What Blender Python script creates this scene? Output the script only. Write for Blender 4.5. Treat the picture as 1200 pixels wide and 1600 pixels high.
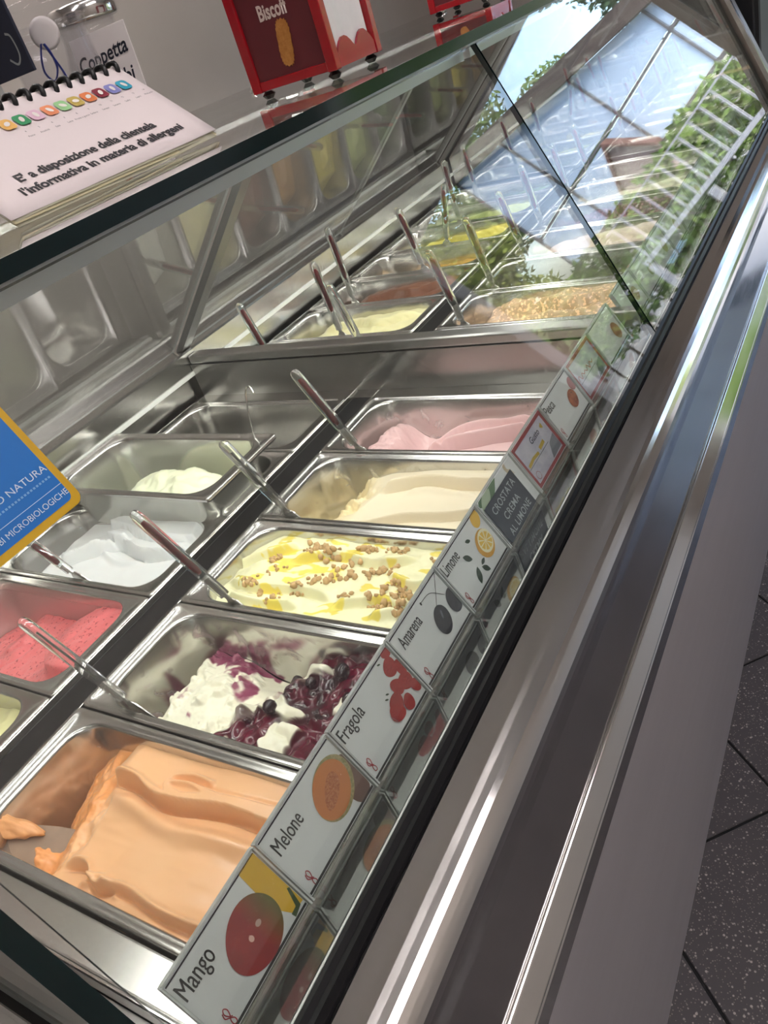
import bpy, bmesh, math, random
import numpy as np
from mathutils import Vector, Matrix
for o in list(bpy.data.objects): bpy.data.objects.remove(o)
S = bpy.context.scene; COL = S.collection
random.seed(7); RNG = np.random.default_rng(11)
# ------------------------------------------------------------ camera, world, lights, exposure
# metres; z = 0 is the rim of the gelato pans, x = towards the customer, y = along the display case
CAM = Vector((0.7159, -0.2779, 0.5151)); YAW, PITCH, ROLL, FPX = -0.6837, 0.5544, -0.3407, 1213.63
fw = Vector((math.sin(YAW)*math.cos(PITCH), math.cos(YAW)*math.cos(PITCH), -math.sin(PITCH)))
r0 = fw.cross(Vector((0, 0, 1))).normalized(); u0 = r0.cross(fw)
rt = math.cos(ROLL)*r0 + math.sin(ROLL)*u0; up = -math.sin(ROLL)*r0 + math.cos(ROLL)*u0
cd = bpy.data.cameras.new('camera'); cam = bpy.data.objects.new('camera', cd); COL.objects.link(cam)
m = Matrix((rt, up, -fw)).transposed().to_4x4(); m.translation = CAM; cam.matrix_world = m
cd.sensor_fit = 'VERTICAL'; cd.sensor_height = 24.0; cd.lens = FPX*24.0/1600.0; cd.clip_start = 0.02
S.camera = cam
W = bpy.data.worlds.new('world'); S.world = W; W.use_nodes = True
wn = W.node_tree.nodes; wl = W.node_tree.links
sky = wn.new('ShaderNodeTexSky'); sky.sky_type = 'NISHITA'; sky.sun_disc = False
sky.sun_elevation = math.radians(48); sky.sun_rotation = math.radians(-110); sky.air_density = 1.0; sky.dust_density = 3.0
wl.new(sky.outputs[0], wn['Background'].inputs[0]); wn['Background'].inputs[1].default_value = 1.3
sd = bpy.data.lights.new('sun', 'SUN'); sd.energy = 2.5; sd.angle = 0.01; sd.color = (1, .95, .88)
sun = bpy.data.objects.new('sun', sd); COL.objects.link(sun); sun.location = (8, 14, 12)
sun.rotation_euler = Vector((-.35, .55, -.75)).to_track_quat('-Z', 'Y').to_euler()
S.view_settings.view_transform = 'Standard'; S.view_settings.look = 'None'
S.view_settings.gamma = 1.0; S.view_settings.use_curve_mapping = False
S.view_settings.exposure = 0.0
LED = 92.0; LAMP = 21.0
try:
    S.cycles.caustics_refractive = False; S.cycles.sample_clamp_indirect = 20.0
except Exception: pass

FZ = -0.85            # floor level
CZ = 1.95             # ceiling level
# ------------------------------------------------------------ materials
def rgb(c): return (c[0], c[1], c[2], 1.0)
def srgb(r, g, b):
    f = lambda v: (v/255/12.92 if v/255 <= .04045 else ((v/255+.055)/1.055)**2.4)
    return (f(r), f(g), f(b))
MATS = {}
def mat(name, base=(.8, .8, .8), rough=.5, metal=0., coat=0., emis=None, trans=0., ior=1.45, spec=.5, alpha=1.):
    if name in MATS: return MATS[name]
    M = bpy.data.materials.new(name); M.use_nodes = True; p = M.node_tree.nodes['Principled BSDF']
    p.inputs['Base Color'].default_value = rgb(base); p.inputs['Roughness'].default_value = rough
    p.inputs['Metallic'].default_value = metal; p.inputs['Coat Weight'].default_value = coat
    p.inputs['IOR'].default_value = ior; p.inputs['Transmission Weight'].default_value = trans
    p.inputs['Specular IOR Level'].default_value = spec
    if emis: p.inputs['Emission Color'].default_value = rgb(emis[0]); p.inputs['Emission Strength'].default_value = emis[1]
    MATS[name] = M; return M
def nt(M): return M.node_tree.nodes, M.node_tree.links, M.node_tree.nodes['Principled BSDF']
def noise(M, scale=10, detail=4, rough=.55, stretch=None, coord='Object', dist=0.):
    n, l, p = nt(M); tc = n.new('ShaderNodeTexCoord'); t = n.new('ShaderNodeTexNoise')
    t.inputs['Scale'].default_value = scale; t.inputs['Detail'].default_value = detail
    t.inputs['Roughness'].default_value = rough; t.inputs['Distortion'].default_value = dist
    if stretch:
        mp = n.new('ShaderNodeMapping'); mp.inputs['Scale'].default_value = stretch
        l.new(tc.outputs[coord], mp.inputs[0]); l.new(mp.outputs[0], t.inputs['Vector'])
    else: l.new(tc.outputs[coord], t.inputs['Vector'])
    return t
def ramp(M, src, stops):
    n, l, p = nt(M); r = n.new('ShaderNodeValToRGB'); e = r.color_ramp.elements
    while len(e) < len(stops): e.new(.5)
    for i, (pos, c) in enumerate(stops):
        e[i].position = pos; e[i].color = rgb(c) if len(c) == 3 else c
    l.new(src, r.inputs[0]); return r
def bump(M, src, strength=.2, dist=.002):
    n, l, p = nt(M); b = n.new('ShaderNodeBump'); b.inputs['Strength'].default_value = strength; b.inputs['Distance'].default_value = dist
    l.new(src, b.inputs['Height']); l.new(b.outputs[0], p.inputs['Normal']); return b
def vary(name, c1, c2, scale, rough=.5, stretch=None, bmp=0., bd=.001, **k):
    if name in MATS: return MATS[name]
    M = mat(name, c1, rough, **k); t = noise(M, scale, 5, .6, stretch)
    r = ramp(M, t.outputs['Fac'], [(.3, c1), (.7, c2)]); n, l, p = nt(M); l.new(r.outputs[0], p.inputs['Base Color'])
    if bmp: bump(M, t.outputs['Fac'], bmp, bd)
    return M
def metal(name, c, r1, r2, stretch=(30, 1, 30), scale=40, bmp=0.):
    M = mat(name, c, r1, 1.0); t = noise(M, scale, 4, .6, stretch); n, l, p = nt(M)
    mr = n.new('ShaderNodeMapRange'); mr.inputs['To Min'].default_value = r1; mr.inputs['To Max'].default_value = r2
    mr.inputs['From Min'].default_value = .3; mr.inputs['From Max'].default_value = .7
    l.new(t.outputs['Fac'], mr.inputs['Value']); l.new(mr.outputs[0], p.inputs['Roughness'])
    if bmp: bump(M, t.outputs['Fac'], bmp, .0005)
    return M
def thin_glass(name, tint=(.97, .99, .98), f0=.04, gain=1., rough=0., haze=0.):
    """sheet glass: straight-through transmission plus mirror reflection by Schlick's Fresnel law"""
    M = bpy.data.materials.new(name); M.use_nodes = True; n = M.node_tree.nodes; l = M.node_tree.links
    n.remove(n['Principled BSDF']); out = n['Material Output']
    lw = n.new('ShaderNodeLayerWeight'); lw.inputs['Blend'].default_value = .5
    pw = n.new('ShaderNodeMath'); pw.operation = 'POWER'; pw.inputs[1].default_value = 5.; l.new(lw.outputs['Facing'], pw.inputs[0])
    ma = n.new('ShaderNodeMath'); ma.operation = 'MULTIPLY_ADD'; ma.inputs[1].default_value = (1-f0)*gain; ma.inputs[2].default_value = f0
    l.new(pw.outputs[0], ma.inputs[0])
    tr = n.new('ShaderNodeBsdfTransparent'); tr.inputs[0].default_value = rgb(tint)
    gl = n.new('ShaderNodeBsdfGlossy'); gl.inputs['Roughness'].default_value = rough; gl.inputs['Color'].default_value = (1, 1, 1, 1)
    mx = n.new('ShaderNodeMixShader'); l.new(ma.outputs[0], mx.inputs[0]); l.new(gl.outputs[0], mx.inputs[2])
    if haze:
        df = n.new('ShaderNodeBsdfDiffuse'); df.inputs[0].default_value = (.75, .75, .75, 1)
        m2 = n.new('ShaderNodeMixShader'); m2.inputs[0].default_value = haze
        l.new(tr.outputs[0], m2.inputs[1]); l.new(df.outputs[0], m2.inputs[2]); l.new(m2.outputs[0], mx.inputs[1])
    else: l.new(tr.outputs[0], mx.inputs[1])
    l.new(mx.outputs[0], out.inputs[0]); MATS[name] = M; return M

STEEL = mat('brushed_steel', (.60, .59, .57), .24, 1.)
STEELD = mat('dull_steel', (.42, .41, .40), .28, 1.)
CHROME = metal('polished_steel', (.70, .69, .68), .09, .15, (8, 1.5, 8), 8)
MIRROR = mat('mirror_steel', (.62, .63, .64), .03, 1.0)
BLACK = mat('black_rubber', (.005, .005, .006), .40, spec=.25)
BLACKG = mat('black_plastic', (.01, .01, .011), .3)
GLASS = thin_glass('clear_glass')
DOORG = thin_glass('rear_door_plexi', (.80, .80, .80), .06, 1.0, .015, .03)
GEDGE = mat('green_glass_edge', (.001, .010, .011), .10)
ACRY = thin_glass('clear_acrylic_sheet', (.96, .97, .96), .05)
ACRE = mat('acrylic_edge', (.62, .65, .63), .12, trans=.35, coat=.5)  # light caught in acrylic edges, painted as a paler colour
ACRS = mat('solid_clear_acrylic', (.95, .96, .95), .03, trans=.97, ior=1.2, coat=1.)
PAPER = vary('white_card', (.72, .72, .735), (.76, .76, .77), 30, .55)
INK = mat('black_ink', (.012, .012, .014), .5)
RED = mat('red_plastic', (.32, .005, .011), .22, coat=.4)
REDIN = mat('red_handle_insert', (.66, .010, .022), .35)
CHALK = vary('chalkboard', (.018, .024, .034), (.035, .042, .052), 60, .7)
# ------------------------------------------------------------ mesh helpers
def link(name, me, mats=None, parent=None):
    o = bpy.data.objects.new(name, me); COL.objects.link(o)
    if mats is not None and me is not None and not me.materials:
        for q in (mats if isinstance(mats, (list, tuple)) else [mats]): me.materials.append(q)
    if parent is not None: o.parent = parent
    return o
def empty(name, loc=(0, 0, 0), mtx=None):
    o = bpy.data.objects.new(name, None); COL.objects.link(o); o.empty_display_size = .02
    if mtx is not None: o.matrix_world = mtx
    else: o.location = loc
    return o
def tag(o, label, cat, group=None):
    o['label'] = label; o['category'] = cat
    if group: o['group'] = group
    return o
def struct(o, label=None):
    o['kind'] = 'structure'
    if label: o['label'] = label
    return o
def pyd(v, f, smooth=False, mi=None, name='m'):
    me = bpy.data.meshes.new(name); me.from_pydata([tuple(map(float, a)) for a in v], [], [tuple(map(int, a)) for a in f]); me.update()
    if smooth: me.polygons.foreach_set('use_smooth', [True]*len(me.polygons))
    if mi: me.polygons.foreach_set('material_index', mi)
    return me
def fix(me):
    bm = bmesh.new(); bm.from_mesh(me); bmesh.ops.recalc_face_normals(bm, faces=bm.faces); bm.to_mesh(me); bm.free(); return me
def boxm(*bs):
    v = []; f = []
    for (x0, x1, y0, y1, z0, z1) in bs:
        b = len(v); v += [(x, y, z) for z in (z0, z1) for y in (y0, y1) for x in (x0, x1)]
        f += [(b, b+2, b+3, b+1), (b+4, b+5, b+7, b+6), (b, b+1, b+5, b+4), (b+2, b+6, b+7, b+3), (b, b+4, b+6, b+2), (b+1, b+3, b+7, b+5)]
    return pyd(v, f)
def bev(me, w, seg=2):
    bm = bmesh.new(); bm.from_mesh(me)
    bmesh.ops.bevel(bm, geom=list(bm.edges), offset=w, segments=seg, affect='EDGES', profile=.5)
    bm.to_mesh(me); bm.free(); return me
def extr(prof, y0, y1, smooth=False):
    """closed (x, z) profile extruded along y"""
    n = len(prof); v = [(x, y, z) for y in (y0, y1) for (x, z) in prof]
    f = [(i, (i+1) % n, n+(i+1) % n, n+i) for i in range(n)] + [tuple(range(n)), tuple(range(2*n-1, n-1, -1))]
    me = fix(pyd(v, f))
    if smooth:
        me.polygons.foreach_set('use_smooth', [len(p.vertices) == 4 for p in me.polygons])
    return me
def rrect(cx, cy, a, b, r, n=6):
    out = []
    for (sx, sy, a0) in ((1, 1, 0), (-1, 1, 90), (-1, -1, 180), (1, -1, 270)):
        for k in range(n+1):
            t = math.radians(a0+90*k/n); out.append((cx+sx*(a-r)+r*math.cos(t), cy+sy*(b-r)+r*math.sin(t)))
    return out
def loft(loops, close0=False, close1=False, smooth=False):
    n = len(loops[0]); v = [p for L in loops for p in L]; f = []
    for k in range(len(loops)-1):
        for i in range(n): f.append((k*n+i, k*n+(i+1) % n, (k+1)*n+(i+1) % n, (k+1)*n+i))
    if close0: f.append(tuple(range(n-1, -1, -1)))
    if close1: f.append(tuple((len(loops)-1)*n+i for i in range(n)))
    return pyd(v, f, smooth)
def tube(pts, r, n=8, cap=True):
    P = [Vector(p) for p in pts]; loops = []; a = None
    for i, p in enumerate(P):
        t = (P[min(i+1, len(P)-1)]-P[max(i-1, 0)]).normalized()
        if a is None: a = t.orthogonal().normalized()
        a = (a-t*a.dot(t)).normalized(); b = t.cross(a); rr = r[i] if isinstance(r, (list, tuple)) else r
        loops.append([tuple(p+rr*(math.cos(2*math.pi*k/n)*a+math.sin(2*math.pi*k/n)*b)) for k in range(n)])
    return loft(loops, cap, cap, True)
def lathe(prof, n=24, smooth=True, c=(0, 0, 0)):
    loops = [[(c[0]+r*math.cos(2*math.pi*k/n), c[1]+r*math.sin(2*math.pi*k/n), c[2]+z) for k in range(n)] for r, z in prof]
    return loft(loops, True, True, smooth)
def sheet(quad, t, edge=True):
    """flat pane from four corners, thickness t along its normal; slot 1 on the rim faces"""
    q = [Vector(p) for p in quad]; n = (q[1]-q[0]).cross(q[3]-q[0]).normalized()*t; k = len(q)
    v = q+[p-n for p in q]; f = [tuple(range(k)), tuple(range(2*k-1, k-1, -1))]+[(i, k+i, k+(i+1) % k, (i+1) % k) for i in range(k)]
    return pyd(v, f, False, [0, 0]+[1 if edge else 0]*k)
def poly(pts, z=0.): return pyd([(x, y, z) for x, y in pts], [tuple(range(len(pts)))])
def ell(cx, cy, a, b, rot=0, n=28, z=0., wob=0., seed=0):
    R = random.Random(seed); ph = R.random()*6
    out = []
    for k in range(n):
        t = 2*math.pi*k/n; s = 1+wob*math.sin(3*t+ph); x, y = a*s*math.cos(t), b*s*math.sin(t)
        out.append((cx+x*math.cos(rot)-y*math.sin(rot), cy+x*math.sin(rot)+y*math.cos(rot)))
    return poly(out, z)
def ribbon(pts, w, z=0.):
    v = []; f = []
    P = [Vector((x, y)) for x, y in pts]
    for i, p in enumerate(P):
        t = (P[min(i+1, len(P)-1)]-P[max(i-1, 0)]).normalized(); nn = Vector((-t.y, t.x))*w*.5
        v += [(p.x+nn.x, p.y+nn.y, z), (p.x-nn.x, p.y-nn.y, z)]
    for i in range(len(P)-1): f.append((2*i, 2*i+1, 2*i+3, 2*i+2))
    return pyd(v, f)
def curve2(pts, n=8):
    """Catmull-Rom through 2D or 3D points"""
    P = [np.array(p, float) for p in pts]; P = [2*P[0]-P[1]]+P+[2*P[-1]-P[-2]]; out = []
    for i in range(1, len(P)-2):
        for k in range(n):
            t = k/n; a, b, c, d = P[i-1], P[i], P[i+1], P[i+2]
            out.append(.5*((2*b)+(c-a)*t+(2*a-5*b+4*c-d)*t*t+(3*b-a-3*c+d)*t**3))
    out.append(P[-2]); return [tuple(p) for p in out]
def joinm(*ms):
    v = []; f = []; mi = []
    for me in ms:
        b = len(v); v += [tuple(x.co) for x in me.vertices]; f += [tuple(b+i for i in p.vertices) for p in me.polygons]; mi += [p.material_index for p in me.polygons]
    return pyd(v, f, False, mi)
def textm(s, size, bold=0., spacing=1., width=None, align='LEFT', shear=0., line=1.):
    cu = bpy.data.curves.new('t', 'FONT'); cu.body = s; cu.size = size; cu.offset = bold; cu.space_character = spacing
    cu.align_x = align; cu.shear = shear; cu.resolution_u = 3; cu.space_line = line
    o = bpy.data.objects.new('t', cu); COL.objects.link(o); bpy.context.view_layer.update()
    me = bpy.data.meshes.new_from_object(o.evaluated_get(bpy.context.evaluated_depsgraph_get()))
    bpy.data.objects.remove(o); me.materials.clear()
    if width:
        xs = [v.co.x for v in me.vertices]; k = width/(max(xs)-min(xs)); x0 = min(xs)
        for v in me.vertices: v.co.x = (v.co.x-x0)*k
    return me
def embolden(me, d):
    v = []; f = []
    for dx, dy, dz in ((0, 0, 0), (d, 0, .00004), (d*.5, d*.4, .00008)):
        b = len(v); v += [(q.co.x+dx, q.co.y+dy, q.co.z+dz) for q in me.vertices]; f += [tuple(b+i for i in p.vertices) for p in me.polygons]
    return pyd(v, f)
def shift(me, x=0, y=0, z=0, rot=0., sx=1., sy=1.):
    c, s = math.cos(rot), math.sin(rot)
    for v in me.vertices:
        a, b = v.co.x*sx, v.co.y*sy; v.co = (x+a*c-b*s, y+a*s+b*c, v.co.z+z)
    return me
def frame(o, X, Y):
    X = Vector(X).normalized(); Y = Vector(Y).normalized(); Z = X.cross(Y)
    mm = Matrix((X, Y, Z)).transposed().to_4x4(); mm.translation = Vector(o); return mm
# ============================================================ THE ROOM
WALLM = vary('beige_plaster', (.50, .455, .41), (.53, .485, .44), 3, .8, bmp=.05)
X0, X1, Y0, Y1 = -1.35, 3.3, -2.6, 4.0
struct(link('wall_left', boxm((X0-.15, X0, Y0, Y1, FZ, CZ)), WALLM))
struct(link('wall_near', boxm((X0-.15, X1+.15, Y0-.15, Y0, FZ, CZ)), WALLM))
struct(link('wall_right', boxm((X1, X1+.15, Y0, Y1+.15, FZ, CZ)), WALLM))
struct(link('wall_far', boxm((X0-.15, .86, Y1, Y1+.15, FZ, CZ), (.86, 2.7, Y1, Y1+.15, 1.2, CZ), (2.7, X1, Y1, Y1+.15, FZ, CZ)), WALLM))
struct(link('ceiling', boxm((X0-.15, X1+.15, Y0-.15, Y1+.15, CZ, CZ+.12)), mat('ceiling_paint', (.72, .70, .67), .8)))
# terrazzo floor: square tiles laid on the diagonal, dark grout between
TERR = mat('terrazzo', (.05, .048, .05), .32)
n, l, p = nt(TERR)
tc = n.new('ShaderNodeTexCoord'); base = None
vs = []
for sc, lo, hi, c in ((130, .05, .26, (.34, .30, .29)), (260, .04, .32, (.22, .19, .18)), (75, .02, .17, (.42, .36, .34))):
    vo = n.new('ShaderNodeTexVoronoi'); vo.inputs['Scale'].default_value = sc; l.new(tc.outputs['Object'], vo.inputs['Vector'])
    mr = n.new('ShaderNodeMapRange'); mr.inputs['From Min'].default_value = hi; mr.inputs['From Max'].default_value = hi*.75
    l.new(vo.outputs['Distance'], mr.inputs['Value'])
    sep = n.new('ShaderNodeSeparateColor'); l.new(vo.outputs['Color'], sep.inputs[0])
    th = n.new('ShaderNodeMath'); th.operation = 'GREATER_THAN'; th.inputs[1].default_value = .5; l.new(sep.outputs[0], th.inputs[0])
    mu = n.new('ShaderNodeMath'); mu.operation = 'MULTIPLY'; l.new(mr.outputs[0], mu.inputs[0]); l.new(th.outputs[0], mu.inputs[1])
    mx = n.new('ShaderNodeMix'); mx.data_type = 'RGBA'; l.new(mu.outputs[0], mx.inputs[0])
    if base is None: mx.inputs[6].default_value = (.075, .068, .072, 1)
    else: l.new(base, mx.inputs[6])
    mx.inputs[7].default_value = rgb(c); base = mx.outputs[2]
l.new(base, p.inputs['Base Color'])
floor = struct(link('floor', boxm((X0-.15, X1+.15, Y0-.15, Y1+.15, FZ-.06, FZ-.004)), mat('dark_grout', (.008, .008, .009), .8)))
TP = .3055; th = TP/2-.0028
tile = boxm((-th, th, -th, th, -.004, 0)); tile = bev(tile, .0012, 1); tile.materials.append(TERR)
a0, b0 = .5895, .0455      # (y+x)/sqrt2 and (y-x)/sqrt2 of one grout crossing, read off the photograph
cnt = 0
cands = []
for i in range(-16, 22):
    for j in range(-16, 22):
        A = a0+(i+.5)*TP; B = b0+(j+.5)*TP; x = (A-B)/2**.5; y = (A+B)/2**.5
        if .15 < x < X1-.22 and Y0+.25 < y < Y1-.22: cands.append((abs(x-1.0)+abs(y-.6), x, y))
cands.sort()
for _, x, y in cands[:290]:
    o = link('tile', tile, None, floor); o.location = (x, y, FZ); o.rotation_euler.z = math.radians(45)
# ceiling lamps (real lamps of the shop)
def ceiling_lamp(x, y, ly, label):
    e = empty('ceiling_lamp', (x, y, CZ)); tag(e, label, 'lamp', 'twin-tube lamps under the shop ceiling')
    link('lamp_frame', bev(boxm((-.12, .12, -ly/2-.03, ly/2+.03, -.03, 0)), .006, 2), mat('white_enamel', (.7, .7, .7), .4), e)
    for dx in (-.055, .055):
        link('tube', tube([(dx, -ly/2, -.055), (dx, ly/2, -.055)], .022, 12), mat('lamp_tube', (.8, .8, .8), .5, emis=((1, .93, .925), LAMP)), e)
        for s_ in (-1, 1): link('tube_holder', boxm((dx-.012, dx+.012, s_*ly/2-.012, s_*ly/2+.012, -.034, -.0295)), MATS['white_enamel'], e)
ceiling_lamp(1.0, .55, 1.5, 'twin-tube lamp under the ceiling over the customer side of the counter')
ceiling_lamp(1.0, -1.4, 1.5, 'twin-tube lamp under the ceiling near the near wall')
ceiling_lamp(2.3, .55, 1.5, 'twin-tube lamp under the ceiling beside the right wall')
ceiling_lamp(-.85, .9, 1.5, 'twin-tube lamp under the ceiling behind the ice cream counter')
# ============================================================ THE DISPLAY CASE
YA, YD, YB = -.237, .72, 1.95
case = empty('display_case', (0, 0, FZ)); tag(case, 'long stainless steel and glass gelato display counter with two rows of pans', 'display case')
OFF = Vector((0, 0, -FZ))
def cpart(name, me, mats):
    for v in me.vertices: v.co += OFF
    return link(name, me, mats, case)
# carcass: closed base below the wells, with the well walls standing round the pans
cpart('carcass', boxm((-.47, .44, YA-.06, YB+.06, FZ, -.175)), mat('carcass_grey', (.10, .10, .10), .5))
WELL = mat('well_lining', (.028, .028, .030), .45)
cpart('well_wall', boxm((-.47, -.43, YA, YB, -.175, -.012)), WELL)
cpart('well_wall', boxm((.368, .44, YA, YB, -.175, -.012)), WELL)
cpart('well_floor', boxm((-.43, .368, YA+.02, YB-.02, -.175, -.165)), WELL)
# front lining: grey laminate, leaning in towards the floor
LAM = vary('grey_laminate', (.40, .375, .39), (.43, .405, .42), 6, .42, (4, .4, 4), bmp=.02)
cpart('front_panel', extr([(.5375, -.1005), (.487, FZ), (.445, FZ), (.445, -.1005)], YA-.06, YB+.06), LAM)
# rail between the two rows and the flat trims round the wells
RAILY = [(-.1675-.012, .70), (.742, YB-.012)]
for (ya, yb) in RAILY:
    cpart('centre_rail', extr([(-.047, -.03), (-.047, -.009), (-.041, -.006), (-.009, -.006), (-.003, -.009), (-.003, -.03)], ya, yb), BLACK)
    cpart('rail_edge', bev(boxm((-.0485, -.0468, ya, yb, -.03, -.0005)), .0005, 1), STEEL)
    cpart('rail_edge', bev(boxm((-.0032, -.0016, ya, yb, -.03, -.0035)), .0005, 1), STEEL)
# front inner ledge, white trim, gasket, polished front rail
cpart('front_ledge', extr([(.3625, -.012), (.3625, .012), (.372, .028), (.384, .0345), (.404, .0360), (.4385, .0468), (.4385, -.012)], YA, YB), mat('polished_ledge', (.42, .43, .41), .05, 1.))
cpart('white_trim', extr([(.4390, .02), (.4390, .0465), (.4396, .0470), (.4408, .0470), (.4412, .0460), (.4412, .02)], YA, YB), mat('white_trim', (.7, .71, .69), .25))
gk = [(.4418, .02), (.4418, .0475), (.4438, .0515), (.4470, .0560), (.4500, .0560), (.4530, .0530), (.4570, .0535), (.4602, .0490), (.4602, .02)]
cpart('gasket', extr(gk, YA-.06, YB+.02), BLACK)
nose = [(.4605, -.06), (.4605, .0445), (.463, .046), (.475, .0435)]
for k in range(10):
    t = math.radians(78-78*k/9.); nose.append((.4745+.034*math.cos(t), .0075+.036*math.sin(t)))
nose += [(.5088, -.0020), (.5222, -.0545)]
for k in range(6):      # rolled upper and lower edges of the outer strip
    t = math.radians(150-110*k/5.); nose.append((.5248+.0026*math.cos(t), -.0600+.0026*math.sin(t)))
for k in range(6):
    t = math.radians(40-110*k/5.); nose.append((.5352+.0022*math.cos(t), -.0728+.0022*math.sin(t)))
nose += [(.5376, -.0772), (.5376, -.1003), (.45, -.1003), (.45, -.06)]
cpart('front_rail', extr(nose, YA-.06, YB+.06, False), CHROME)
# rear frame inside the case
cpart('rear_lip', extr([(-.4165, .0405), (-.4125, .0405), (-.4125, .0475), (-.4165, .0475)], YA, YB), mat('lit_lip', (.78, .79, .76), .3))  # bright lit band of the steel lip, put into its colour
cpart('rear_frame', extr([(-.4165, .0480), (-.4165, .0840), (-.4200, .0870), (-.450, .0885), (-.47, .0885), (-.47, .0380), (-.432, .0380), (-.432, -.010), (-.428, -.010), (-.428, .0395), (-.4175, .0395)], YA, YB), STEEL)
# divider between the two wells
cpart('divider', boxm((-.4155, .36, .7035, .7365, -.165, .0605)), STEELD)
cpart('divider_tube', bev(boxm((-.4155, .3800, .7055, .7345, .061, .0785)), .004, 3), STEELD)
cpart('divider_bracket', fix(loft([[(x, y, z) for y, z in rrect(.7610, .0640, .0105, .0125, .004, 3)] for x in (.372, .4225)]+[[(x, y, z) for y, z in rrect(.7610, .0640, .0085, .0105, .003, 3)] for x in (.4225, .39)], True, True)), STEELD)
cpart('divider_flange', boxm((-.4120, .358, .6750, .7030, -.010, -.0045)), STEEL)
cpart('divider_flange', boxm((-.4120, .358, .7370, .7510, -.010, -.0045)), STEEL)
# near end of the wells
cpart('end_sill', bev(boxm((-.412, .361, -.2010, -.1690, -.020, -.0035)), .002, 2), STEEL)
cpart('end_sill_edge', bev(boxm((-.412, .361, -.2045, -.2015, -.030, .0005)), .001, 2), CHROME)
cpart('end_floor', boxm((-.415, .361, -.2300, -.2050, -.040, -.034)), STEELD)
# glass and posts.  Cross-section of the case: front glass line and leaning rear doors
def fgl(z, o=0.): return .279+(.441-z)*(.451-.279)/(.441-.053)+o
def door(z): return -.443+(z-.0895)*(.271/.25)
FT, FB = .4445, .0500
for (ya, yb) in ((YA+.014, YD-.002), (YD+.002, YB-.002)):
    cpart('front_glass', sheet([(fgl(FB), ya, FB), (fgl(FB), yb, FB), (fgl(FT), yb, FT), (fgl(FT), ya, FT)], .006), [GLASS, GEDGE])
cpart('top_glass', sheet([(.2805, YA, .459), (.2805, YB, .459), (-.30, YB, .459), (-.30, YA, .459)], .012), [GLASS, GEDGE])
DT = .4465
for (ya, yb) in ((YA+.016, .245), (.235, .705), (.736, 1.345), (1.335, YB-.02)):
    k = 0. if ya in (YA+.016, .736) else .007
    cpart('rear_door', sheet([(door(.0895)-k, ya, .0895), (door(DT)-k, ya, DT), (door(DT)-k, yb, DT), (door(.0895)-k, yb, .0895)], .004), [DOORG, ACRE])
def post(ya, yb, name='post'):
    q = [(door(.0890)+.003, .0890), (door(.0890)+.021, .0890), (door(.4465)+.021, .4465), (door(.4465)+.003, .4465)]
    cpart(name, extr(q, ya, yb), mat('grey_post', (.20, .195, .195), .3, .6))
post(.7065, .7335)
post(YB-.018, YB-.002)
# near end glass with its thick green edge
eg = [(fgl(.0495)+.001, .0495), (fgl(.4455)+.001, .4455), (door(.4455)+.01, .4455), (door(.0895)+.003, .0895), (-.40, .0495)]
v = [(x, y, z) for y in (YA-.012+.006, YA+.006) for x, z in eg]; k = len(eg)
cpart('end_glass', pyd(v, [tuple(range(k)), tuple(range(2*k-1, k-1, -1))]+[(i, k+i, k+(i+1) % k, (i+1) % k) for i in range(k)], False, [0, 0]+[1]*k), [GLASS, GEDGE])
# far end: polished panel inside, slanting frame in front
fe = [(fgl(.048)-.008, .048), (fgl(.4455)-.008, .4455), (door(.4455)+.03, .4455), (door(.0895)+.03, .0895), (-.41, .0), (-.41, -.01), (.36, -.01), (.40, .0425)]
cpart('end_mirror', extr(fe, YB-.0015, YB+.004), MIRROR)
cpart('end_frame', extr([(fgl(.05)+.020, .05), (fgl(.47)+.020, .47), (fgl(.47)-.05, .47), (fgl(.05)-.05, .05)], YB+.0045, YB+.045), vary('brown_steel', (.22, .19, .17), (.26, .22, .2), 20, .35, metal=.5))
cpart('end_frame_edge', extr([(fgl(.05)+.022, .05), (fgl(.47)+.022, .47), (fgl(.47)+.012, .47), (fgl(.05)+.012, .05)], YB-.010, YB+.004), CHROME)
# steel cap at the near end, outside the end glass
cpart('end_cap', bev(boxm((-.42, .43, YA-.060, YA-.010, -.10, .030)), .004, 2), STEELD)
cpart('end_bar', tube([(-.42, YA-.075, .024), (.43, YA-.075, .024)], .011, 12), CHROME)
# front LED strips under the top glass, shaded from the customer by an aluminium channel
for (ya, yb) in ((YA+.03, YD-.012), (YD+.012, YB-.03)):
    for q in (ya-.002, yb): cpart('channel_end', boxm((.245, .264, q, q+.002, .4305, .4465)), mat('aluminium', (.6, .6, .6), .35, 1.))
    cpart('light_channel', extr([(.2640, .4465), (.2640, .4310), (.2628, .4310), (.2628, .4452), (.2200, .4452), (.2200, .4465)], ya, yb), mat('aluminium', (.6, .6, .6), .35, 1.))
    cpart('light_strip', extr([(.2625, .4345), (.2625, .4448), (.2585, .4448), (.2605, .4345)], ya+.005, yb-.005), mat('led_strip', (.9, .9, .9), .4, emis=((1., .985, .90), LED)))
for (ya, yb) in ((YA+.03, YD-.03), (YD+.03, YB-.03)):  # unseen rear strips with housings, added to brighten the back row
    cpart('light_channel', extr([(-.048, .4468), (-.010, .4468), (-.010, .4400), (-.0115, .4400), (-.0115, .4456), (-.0465, .4456), (-.0465, .4435), (-.048, .4435)], ya-.004, yb+.004), MATS['aluminium'])
    cpart('light_strip', boxm((-.036, -.022, ya, yb, .4425, .4455)), mat('rear_fill_strip', (.9, .9, .9), .4, emis=((1., .985, .92), LED*.26)))
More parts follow.
